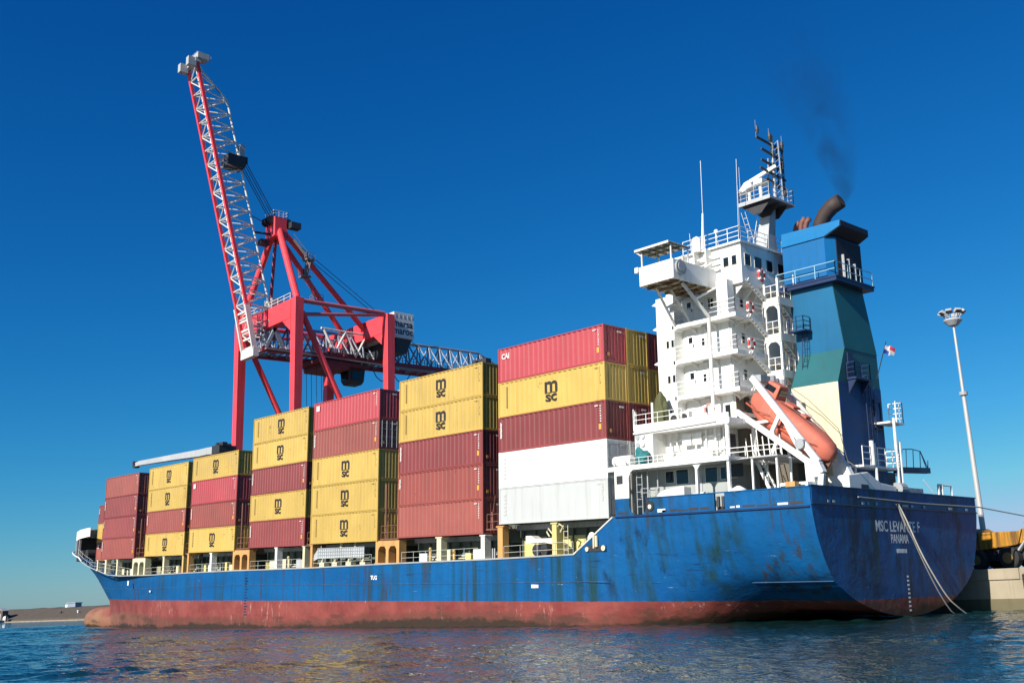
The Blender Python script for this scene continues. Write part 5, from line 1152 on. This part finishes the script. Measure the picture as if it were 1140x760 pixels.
# triangular lattice truss between two axes
def truss(p0, p1, n, off, half, name, parent, mred, mtop, rc=.34, rl=.15, taper0=.5, taper1=.35):
    p0, p1, off = Vector(p0), Vector(p1), Vector(off); ex = Vector((1, 0, 0))*half
    red = MB(); red.beam(p0-ex, p1-ex, rc*2, rc*2.4); red.beam(p0+ex, p1+ex, rc*2, rc*2.4); o = cb(red, name, mred, parent)
    T = lambda t: p0.lerp(p1, t)+off*min(1, (taper0 + (1-taper0)*min(1, t/.08)), (taper1+(1-taper1)*min(1, (1-t)/.12)))
    top = MB(); ts = [i/24 for i in range(25)]; top.tube([T(t) for t in ts], rc*.8, 8); cb(top, 'top_chord', mtop, o)
    la = MB()
    for i in range(n):
        t0, t1 = i/n, (i+1)/n; tm = (t0+t1)/2; A0, B0, A1, B1 = p0.lerp(p1, t0)-ex, p0.lerp(p1, t0)+ex, p0.lerp(p1, t1)-ex, p0.lerp(p1, t1)+ex; Tm = T(tm)
        for q in (A0, B0, A1, B1): la.tube([q, Tm], rl, 5, cap=False)
        la.tube([A0, B0], rl, 5, cap=False); la.tube([A0, B1] if i % 2 else [B0, A1], rl*.8, 5, cap=False); la.tube([T(t0), T(t1)], rl*.6, 4, cap=False)
        la.beam(A0.lerp(B0, .5)+off*.12, A1.lerp(B1, .5)+off*.12, .5, .12)
    cb(la, 'lattice', 'cranewhite' if mtop == 'cranewhite' else mtop, o)
    return o
H_ = Vector((XM, 22.8, 44.2)); T_ = Vector((XM, 10.6, 92.3)); dirb = (T_-H_).normalized(); offb = Vector((0, dirb.z, -dirb.y))*5.2
boom = truss(H_, T_, 20, offb, 1.75, 'boom', None, 'crane', 'cranewhite', .22, .125, .55, .15)
p = MB()   # tip gear
for dx in (-1.6, 1.6): p.box(T_.x+dx-.5, T_.x+dx+.5, T_.y-1.6, T_.y-.2, T_.z-1.2, T_.z+.3)
p.box(T_.x-2.2, T_.x+2.2, T_.y-.4, T_.y+.6, T_.z-.3, T_.z+.5); p.box(T_.x+.6, T_.x+2.6, T_.y-.2, T_.y+1.8, T_.z+.3, T_.z+1.3); p.rail([(T_.x-2, T_.y, T_.z+.5), (T_.x+2, T_.y, T_.z+.5), (T_.x+2, T_.y+2.4, T_.z+.2)], 1.2, 2, 1, .05); cb(p, 'boom_tip', 'lightgrey', boom)
mid = H_.lerp(T_, .66)+offb
p = MB(); p.box(mid.x-1.3, mid.x+1.3, mid.y-2.6, mid.y+.5, mid.z-1.8, mid.z+.2); p.box(mid.x-.6, mid.x+.6, mid.y-.2, mid.y+1.3, mid.z-.6, mid.z+.6); cb(p, 'boom_sheave_frame', 'dark', boom)
p = MB(); p.box(mid.x-.8, mid.x+.8, mid.y-.3, mid.y+.6, mid.z+.3, mid.z+2.6); cb(p, 'boom_bracket', 'lightgrey', boom)
p = MB()
for dx in (-1, -.4, .4, 1): p.tube([(mid.x+dx, mid.y+.4, mid.z), (AP.x+dx, AP.y-.8, AP.z+.9)], .07, 5)
p.tube([(H_.lerp(T_, .46)+offb), (AP.x, AP.y-1, AP.z-.5)], .08, 5); p.tube([(H_.lerp(T_, .40)+offb), (AP.x, AP.y-1.2, AP.z-2)], .2, 5)
p.tube([T_+Vector((0, 1, 0)), H_.lerp(T_, .9)+offb*.8], .07, 5); cb(p, 'fore_stay', 'dark', cr)
p = MB()
for dx in (-.6, .6): p.tube([(AP.x+dx, AP.y+1.2, AP.z-1.5), (XM+dx, 56, 49.6)], .06, 5)
cb(p, 'hoist_rope', 'dark', cr)
# hinge frame: pale plated foot of the boom
hp = H_
p = MB()
for dx in (-1.9, 1.9): p.beam(hp+Vector((dx, 0, -1.2)), hp+dirb*7+Vector((dx, 0, 0)), .35, .9)
for k in range(5): p.beam(hp+dirb*(1.5*k)+Vector((-1.9, 0, 0)), hp+dirb*(1.5*k)+Vector((1.9, 0, 0)), .3, .3)
p.box(hp.x-2.2, hp.x+2.2, hp.y-.5, hp.y+.5, hp.z-1.8, hp.z-.2); cb(p, 'boom_foot', 'cranewhite', cr)
p = MB(); p.beam(hp+Vector((0, 1.5, -1)), hp+Vector((0, 4.2, 5)), 4.2, .5); p.beam(hp+Vector((-1.9, 2.6, 5)), hp+Vector((-1.9, 5.4, -.4)), .4, .8); p.beam(hp+Vector((1.9, 2.6, 5)), hp+Vector((1.9, 5.4, -.4)), .4, .8); cb(p, 'hinge_frame', mat('hinge_bluegrey', (.30, .36, .42), .5, amt=.4), cr)
# fixed girder running landward
g1 = truss((XM, 23.5, 43.6), (XM, 79, 45.0), 22, (0, 0, 5.0), 2.6, 'girder', None, mat('girder_dark_red', (.30, .03, .05), .5, amt=.4), 'craneblue', .32, .16, .9, .4)
p = MB(); p.rail([(XM-3.4, 24, 43.8), (XM-3.4, 74, 45.0)], 1.1, 2, 2.5, .06); p.rail([(XM+3.4, 24, 43.8), (XM+3.4, 74, 45.0)], 1.1, 2, 2.5, .06); p.box(XM+2.9, XM+3.5, 24, 74, 43.5, 43.75); cb(p, 'girder_walkway', mat('walkway_grey', (.22, .22, .22), .6, amt=.3), g1)
p = MB(); p.box(XM-3.6, XM+3.6, 77, 80, 44.1, 44.6); p.rail([(XM-3.4, 80, 44.6), (XM+3.4, 80, 44.6), (XM+3.4, 77, 44.6)], 1.1, 2, 2, .06); p.box(XM-1, XM+1, 77.5, 79, 44.6, 46); cb(p, 'girder_end', 'cranewhite', g1)
# pale lattice hanger frames near the landside legs
p = MB()
for x in (XM-3.2, XM+3.2):
    pts = [(x, 35+2.2*k, 44.6 if k % 2 else 48.6) for k in range(5)]
    for a, b_ in zip(pts[:-1], pts[1:]): p.tube([a, b_], .24, 6)
    p.tube([(x, 34.5, 48.7), (x, 43.5, 48.7)], .2, 6)
cb(p, 'hanger_lattice', 'cranewhite', cr)
# machinery house with writing on the side that faces the stern
p = MB(); p.box(XF+1, XA-.2, 45.3, 49.6, 47.3, 51.9); mh = cb(p, 'machinery_house', 'sign', bevel=.05)
p = MB(); p.prism([(46, 47.28), (49.4, 47.28), (48, 44.6), (46, 44.6)], 'x', XF+3, XA-.6); cb(p, 'house_underframe', 'dark', mh)
for k in range(9): 
    p = MB(); p.box(XA-.2, XA-.16, 45.5+.45*k, 45.72+.45*k, 50.9, 51.5); cb(p, 'vent_slot', 'lightgrey', mh) if k % 2 == 0 else None
for s, z in (('marsa', 49.3), ('maroc', 47.95)):
    o = text(s, 1.75, mat('sign_navy_lettering', (.02, .025, .06), .5, amt=0), mh, cr_inv @ Vector((XA-.19, 45.15, z)), (0, 1, 0), (0, 0, 1), bold=.045, width=4.1)
p = MB(); p.tube([(XA-1, 46, 47.2), (XA-1, 49, 46.2), (XA-1.4, 56, 47.2)], .06, 5); cb(p, 'cable', 'dark', mh)
# trolley, operator's cab, hoist ropes
p = MB(); p.box(XM-3.2, XM+3.2, 33.6, 44, 42.6, 43.2); p.box(XM-2.6, XM+2.6, 36.5, 43, 43.2, 45.0); p.box(XM-3.6, XM+3.6, 35, 40, 41.9, 42.6); p.rail([(XM+3.3, 33.6, 43.2), (XM+3.3, 44, 43.2)], 1.1, 2, 1.5, .05); tr = cb(p, 'trolley', mat('trolley_dark_red', (.13, .025, .03), .6, amt=.4), cr)
p = MB(); p.loft([sq(XM+.4, 42.7, 39.9, 1.1, 1.2), sq(XM+.4, 42.7, 40.5, 1.35, 1.55), sq(XM+.4, 42.7, 42.7, 1.45, 1.75)]); cabn = cb(p, 'operator_cab', 'dark', tr, bevel=.12)
p = MB(); p.box(XM-.6, XM+1.4, 40.9, 40.94, 40.6, 42.2); p.box(XM+1.84, XM+1.87, 41.6, 43.8, 40.7, 42.2); cb(p, 'cab_window', 'glass', cabn)
p = MB(); 
for dx, dy in ((-1.5, 34.4), (-1.5, 35.4), (1.5, 34.6), (1.5, 35.6)): p.tube([(XM+dx, dy, 42.5), (XM+dx, dy+.5, 25)], .045, 4)
cb(p, 'hoist_rope', 'dark', tr)
p = MB(); p.box(XM-6.1, XM+6.1, 34.4, 36.6, 24.5, 25.1); p.box(XM-1.5, XM+1.5, 34.2, 36.8, 25.1, 26); cb(p, 'spreader', 'machine', tr)
P_ = []
for k in range(9): P_.append((XM+2.2, 45.5+1.1*k, 43.3-2.4*abs(math.sin(k*math.pi/4))))
p = MB(); p.tube(P_, .09, 5); cb(p, 'festoon_cable', 'dark', cr)
p = MB(); p.box(XM-2, XM+1, 26.2, 28.6, ZT-.05, ZT+2.3); cb(p, 'electrical_house', 'sign', cr, bevel=.05)
p = MB(); p.rail([(XM-8, 25.4, ZT), (XM+8.6, 25.4, ZT)], 1.1, 2, 2, .05); cb(p, 'portal_railing', 'cranewhite', cr)

# ------------------------------------------------------------------ quay furniture
lm = thing('light_mast', 'tall grey high-mast floodlight pole standing on the quay', 'light mast', (16.6, 50, 2.99), ship=False)
p = MB(); p.tube([(0, 0, 0), (0, 0, 9), (0, 0, 18.3)], [.30, .25, .20], 14); p.tube([(0, 0, 18.2), (0, 0, 25.7)], [.17, .12], 14); p.build('pole', 'polegrey', lm)
p = MB(); p.tube([(0, 0, 18.0), (0, 0, 18.35)], .42, 14); p.build('pole_collar', 'grey', lm)
p = MB(); p.tube([(0, 0, 25.5), (0, 0, 26.0), (0, 0, 26.15)], [.5, .95, .9], 18); p.build('head_ring', 'lightgrey', lm)
p = MB(); 
for k in range(8): a = k*math.pi/4; p.tube([(.5*math.cos(a), .5*math.sin(a), 26), (1.0*math.cos(a), 1.0*math.sin(a), 26.9)], .05, 5)
p.build('head_bracket', 'lightgrey', lm)
for k in range(8):
    a = k*math.pi/4+.2; c_, s_ = math.cos(a), math.sin(a); p = MB()
    p.prism([(-.28, -.16), (.28, -.16), (.2, .16), (-.2, .16)], 'y', -.32, .32)
    o = p.build('floodlight', 'lightgrey' if k % 3 else 'grey', lm, bevel=.03); o.matrix_local = Matrix.Translation((1.1*c_, 1.1*s_, 26.9)) @ Matrix.Rotation(a, 4, 'Z') @ Matrix.Rotation(R(-25), 4, 'Y')
    g = MB(); g.box(-.24, .24, -.28, .28, -.18, -.15); g = g.build('lens', 'glass', o)
# yellow quay machine (reach-stacker like): long frame, counterweight, wheels, dark engine bay
mc = thing('reach_stacker', 'yellow mobile cargo machine with big dark wheels parked on the quay edge', 'machine', (28.6, 29.5, 2.99), ship=False, rot=Matrix.Rotation(R(-8), 4, 'Z'))
p = MB(); p.prism([(-4.4, 2.0), (-4.5, 3.1), (-4.0, 3.35), (-3.3, 3.3), (-2.7, 2.95), (0.6, 2.85), (1.3, 3.1), (1.9, 3.5), (3.0, 3.6), (6.5, 3.6), (6.5, 2.0), (3.0, 1.8), (1.6, 2.1), (0.3, 1.8), (-2.0, 1.6), (-4.2, 1.5)], 'y', -1.3, 1.3); p.build('chassis', 'machine', mc, bevel=.06)
p = MB(); p.box(-4.2, 6.2, -1.0, 1.0, .7, 2.3); p.box(1.5, 3.6, -1.38, -1.2, 1.1, 2.3); p.build('engine_bay', 'dark', mc)
for x, r in ((-2.9, .8), (-.2, .85), (3.6, .95), (5.7, .95)):
    for y in (-1.35, 1.35):
        s = -1 if y < 0 else 1
        p = MB(); p.tube([(x, y-.38, r), (x, y-.3, r), (x, y+.3, r), (x, y+.38, r)], [r*.88, r, r, r*.88], 24); o = p.build('wheel', 'rubber', mc)
        p = MB(); p.tube([(x, y+s*.36, r), (x, y+s*.42, r)], r*.5, 16); p.tube([(x, y+s*.4, r), (x, y+s*.5, r)], r*.2, 10); p.build('hub', 'hub', o)
p = MB(); p.beam((1.4, -1.15, 3.1), (7.0, -1.15, 4.4), .6, .8); p.build('lift_arm', 'machine', mc, bevel=.05)
p = MB(); p.tube([(0.6, -1.45, 1.4), (1.6, -1.45, 2.5), (2.6, -1.45, 1.9)], .09, 8); p.tube([(1.2, -1.45, 2.3), (2.4, -1.45, 2.9)], .06, 8); p.build('hydraulic_pipe', 'lightgrey', mc)
p = MB(); p.box(4.4, 6.0, -.8, .8, 3.5, 5.0); o = p.build('cab', 'machine', mc, bevel=.08); p = MB(); p.box(4.55, 5.85, -.83, -.79, 3.9, 4.8); p.build('window', 'glass', o)
bo = thing('quay_bollard', 'small dark bollard on the quay edge behind the ship stern', 'bollard', (27.2, QY+.45, 3.0), ship=False)
p = MB(); p.tube([(0, 0, 0), (0, 0, .3), (0, 0, .34), (0, 0, .5), (0, 0, .55)], [.22, .17, .28, .28, .15], 14); p.build('post', 'lightgrey', bo); p = MB(); p.box(-.3, .3, -.3, .3, -.01, .05); p.build('base', 'dark', bo)
fe = thing('quay_fender', 'black rubber fender fixed to the sunlit quay wall', 'fender', (31.55, QY-.15, 2.0), ship=False)
p = MB(); p.box(-.35, .35, -.3, .12, -.5, .55); p.build('pad', 'rubber', fe, bevel=.06); p = MB(); p.tube([(-.3, .0, .5), (-.1, .1, .95)], .04, 6); p.tube([(.3, .0, .5), (.1, .1, .95)], .04, 6); p.build('chain', 'dark', fe)

# ------------------------------------------------------------------ far breakwater and what stands on it
d0, d1 = Vector((-420, 76.6, 0)), Vector((-360, 95, 0)); dv_ = (d1-d0).normalized(); nv = Vector((-dv_.y, dv_.x, 0))
S_, E_ = d0-dv_*420, d0+dv_*260
def bw_section(t0, t1, prof, name, m, label=None, cat=None):
    p = MB(); n = max(2, int((t1-t0)/6)); rings = []
    rr = random.Random(1)
    for i in range(n+1):
        c = d0+dv_*(t0+(t1-t0)*i/n); rings.append([tuple(c+nv*a+Vector((0, 0, z+(rr.uniform(-.25, .25) if z > 2 else 0)))) for a, z in prof])
    p.loft(rings); return p.build(name, m)
tag(bw_section(-420, 260, [(-3, -3), (-2.5, .9), (9, 5.1), (14, 5.3), (30, -3)], 'breakwater', 'stone'), 'long low brown stone breakwater across the far water', 'breakwater')
tag(bw_section(-420, 260, [(-5, -3), (-5, .25), (-2.6, .3), (-2.6, -3)], 'breakwater_footing', 'concrete'), 'pale concrete footing along the foot of the breakwater', 'footing')
def on_bw(t, a, z): c = d0+dv_*t+nv*a; return (c.x, c.y, z)
rzb = math.atan2(dv_.y, dv_.x)
hut = thing('breakwater_hut', 'small dark blue-grey hut with a white side on top of the breakwater', 'hut', on_bw(37, 12, 5.2), ship=False, rot=Matrix.Rotation(rzb, 4, 'Z'))
p = MB(); p.box(-2.6, 2.6, -1.5, 1.5, 0, 1.6); p.build('wall', 'craneblue', hut); p = MB(); p.box(-2.9, 2.9, -1.8, 1.8, 1.6, 1.85); p.build('roof', 'grey', hut); p = MB(); p.box(-4.4, -2.65, -1.2, 1.2, 0, 1.1); p.build('annexe', 'white', hut)
wb_ = thing('storage_shed', 'low grey gabled shed with three bays against the breakwater', 'shed', on_bw(5, -3.2, .3), ship=False, rot=Matrix.Rotation(rzb, 4, 'Z'))
p = MB()
for k in range(3): p.prism([(-9+5.4*k, 0), (-3.8+5.4*k, 0), (-3.8+5.4*k, 4.3), (-6.4+5.4*k, 5.3), (-9+5.4*k, 4.3)], 'y', -.6, 2)
p.build('wall', 'stone', wb_)
p = MB()
for k in range(3): p.beam((-9.2+5.4*k, .7, 4.35), (-6.4+5.4*k, .7, 5.45), 3.2, .2); p.beam((-6.4+5.4*k, .7, 5.45), (-3.6+5.4*k, .7, 4.35), 3.2, .2)
p.build('roof', 'grey', wb_)
p = MB()
for k in range(3): p.box(-8+5.4*k, -5+5.4*k, -.66, -.58, 0, 3.2)
p.build('door', 'polegrey', wb_)
tk = thing('storage_tank', 'small round white tank at the foot of the breakwater', 'tank', on_bw(15, -4.2, .3), ship=False)
p = MB(); p.tube([(0, 0, 0), (0, 0, .4), (0, 0, 1.4), (0, 0, 2.0), (0, 0, 2.3)], [.8, 1.05, 1.05, .75, .2], 14); p.build('shell', 'white', tk, smooth=True); p = MB(); p.box(.7, 1.1, -.2, .2, 0, 2.6); p.build('ladder', 'dark', tk)
pn = thing('moored_pontoon', 'low grey pontoon moored at the foot of the breakwater', 'pontoon', on_bw(11, -10, 0), ship=False, rot=Matrix.Rotation(rzb, 4, 'Z'))
p = MB(); p.prism([(-9, .1), (-8.4, -.8), (8.4, -.8), (9, .1), (8.9, .75), (-8.9, .75)], 'y', -2.2, 2.2); p.build('hull', 'grey', pn); p = MB(); p.box(-8.7, 8.7, -2.25, 2.25, .75, .9); p.build('deck', 'lightgrey', pn)
for i, (t, lab) in enumerate(((41, 'dark figure-sized bollard halfway up the breakwater slope below the hut'), (52, 'pale post standing on the breakwater slope nearest the bow'))):
    bp_ = thing('mooring_post', lab, 'post', on_bw(t, 3, 2.6), ship=False); p = MB(); p.tube([(0, 0, -.3), (0, 0, .8), (0, 0, .9), (0, 0, 1.15)], [.3, .3, .5, .4], 10); p.build('post', 'dark' if i == 0 else 'white', bp_)

# ------------------------------------------------------------------ smoke from the funnel
def smoke():
    ax = [((26.2, 11.0, 22.85), .5), ((26.7, 11, 23.7), .8), ((26.3, 11.2, 25.4), 1.25), ((25.6, 11.4, 28.3), 1.6), ((24.4, 11.6, 31.5), 2.0), ((22.6, 12, 36), 2.8), ((20.0, 12.5, 42), 3.8), ((16.5, 13, 49), 5.2)]
    p = MB(); p.tube([a for a, r in ax], [r*(1.0 if i < 2 else 1.4) for i, (a, r) in enumerate(ax)], 18); o = p.build('smoke', 'water'); o.data.materials.clear(); o.matrix_world = SHIP.copy()
    m = bpy.data.materials.new('soot_smoke'); m.use_nodes = True; N = m.node_tree.nodes; L = m.node_tree.links; N.clear()
    out = N.new('ShaderNodeOutputMaterial'); v = N.new('ShaderNodeVolumePrincipled'); v.inputs['Color'].default_value = (.03, .045, .06, 1)
    tc = N.new('ShaderNodeTexCoord'); n = N.new('ShaderNodeTexNoise'); n.inputs['Scale'].default_value = .5; n.inputs['Detail'].default_value = 6; n.inputs['Distortion'].default_value = 1.2
    L.new(tc.outputs['Object'], n.inputs['Vector']); sx = N.new('ShaderNodeSeparateXYZ'); L.new(tc.outputs['Object'], sx.inputs[0])
    a = N.new('ShaderNodeMapRange'); a.inputs[1].default_value = .36; a.inputs[2].default_value = .66; a.inputs[3].default_value = 0; a.inputs[4].default_value = 1; L.new(n.outputs['Fac'], a.inputs[0])
    z = N.new('ShaderNodeMapRange'); z.inputs[1].default_value = 22.5; z.inputs[2].default_value = 50; z.inputs[3].default_value = 1; z.inputs[4].default_value = 0; L.new(sx.outputs[2], z.inputs[0])
    z2 = N.new('ShaderNodeMath'); z2.operation = 'POWER'; z2.inputs[1].default_value = 4.0; L.new(z.outputs[0], z2.inputs[0])
    z3 = N.new('ShaderNodeMath'); z3.operation = 'POWER'; z3.inputs[1].default_value = 14; L.new(z.outputs[0], z3.inputs[0])
    sm = N.new('ShaderNodeMath'); sm.operation = 'ADD'; L.new(a.outputs[0], sm.inputs[0]); L.new(z3.outputs[0], sm.inputs[1])
    mu = N.new('ShaderNodeMath'); mu.operation = 'MULTIPLY'; L.new(sm.outputs[0], mu.inputs[0]); L.new(z2.outputs[0], mu.inputs[1])
    m2 = N.new('ShaderNodeMath'); m2.operation = 'MULTIPLY'; m2.inputs[1].default_value = .46
    def mt(op, p_, q_=None, c_=None):
        k_ = N.new('ShaderNodeMath'); k_.operation = op
        for i_, v_ in enumerate((p_, q_, c_)):
            if v_ is None: continue
            if hasattr(v_, 'links'): L.new(v_, k_.inputs[i_])
            else: k_.inputs[i_].default_value = v_
        return k_.outputs[0]
    h = mt('SUBTRACT', sx.outputs[2], 23.0)                       # soft-edged plume round its own bent axis
    axx = mt('ADD', mt('MULTIPLY_ADD', h, -.18, 26.8), mt('MULTIPLY', mt('MULTIPLY', h, h), -.0085)); axy = mt('MULTIPLY_ADD', h, .077, 11.0); rr = mt('MAXIMUM', mt('MULTIPLY_ADD', h, .27, .66), .5)
    dx, dy = mt('SUBTRACT', sx.outputs[0], axx), mt('SUBTRACT', sx.outputs[1], axy)
    e2 = mt('DIVIDE', mt('ADD', mt('MULTIPLY', dx, dx), mt('MULTIPLY', dy, dy)), mt('MULTIPLY', rr, rr)); fall = mt('MAXIMUM', mt('SUBTRACT', 1.0, e2), 0.0)
    L.new(mt('MULTIPLY', mu.outputs[0], mt('POWER', fall, .9)), m2.inputs[0]); L.new(m2.outputs[0], v.inputs['Density'])
    L.new(v.outputs[0], out.inputs['Volume']); o.data.materials.append(m)
    tag(o, 'thin dark exhaust smoke drifting up from the funnel pipe', 'smoke', kind='stuff')
smoke()
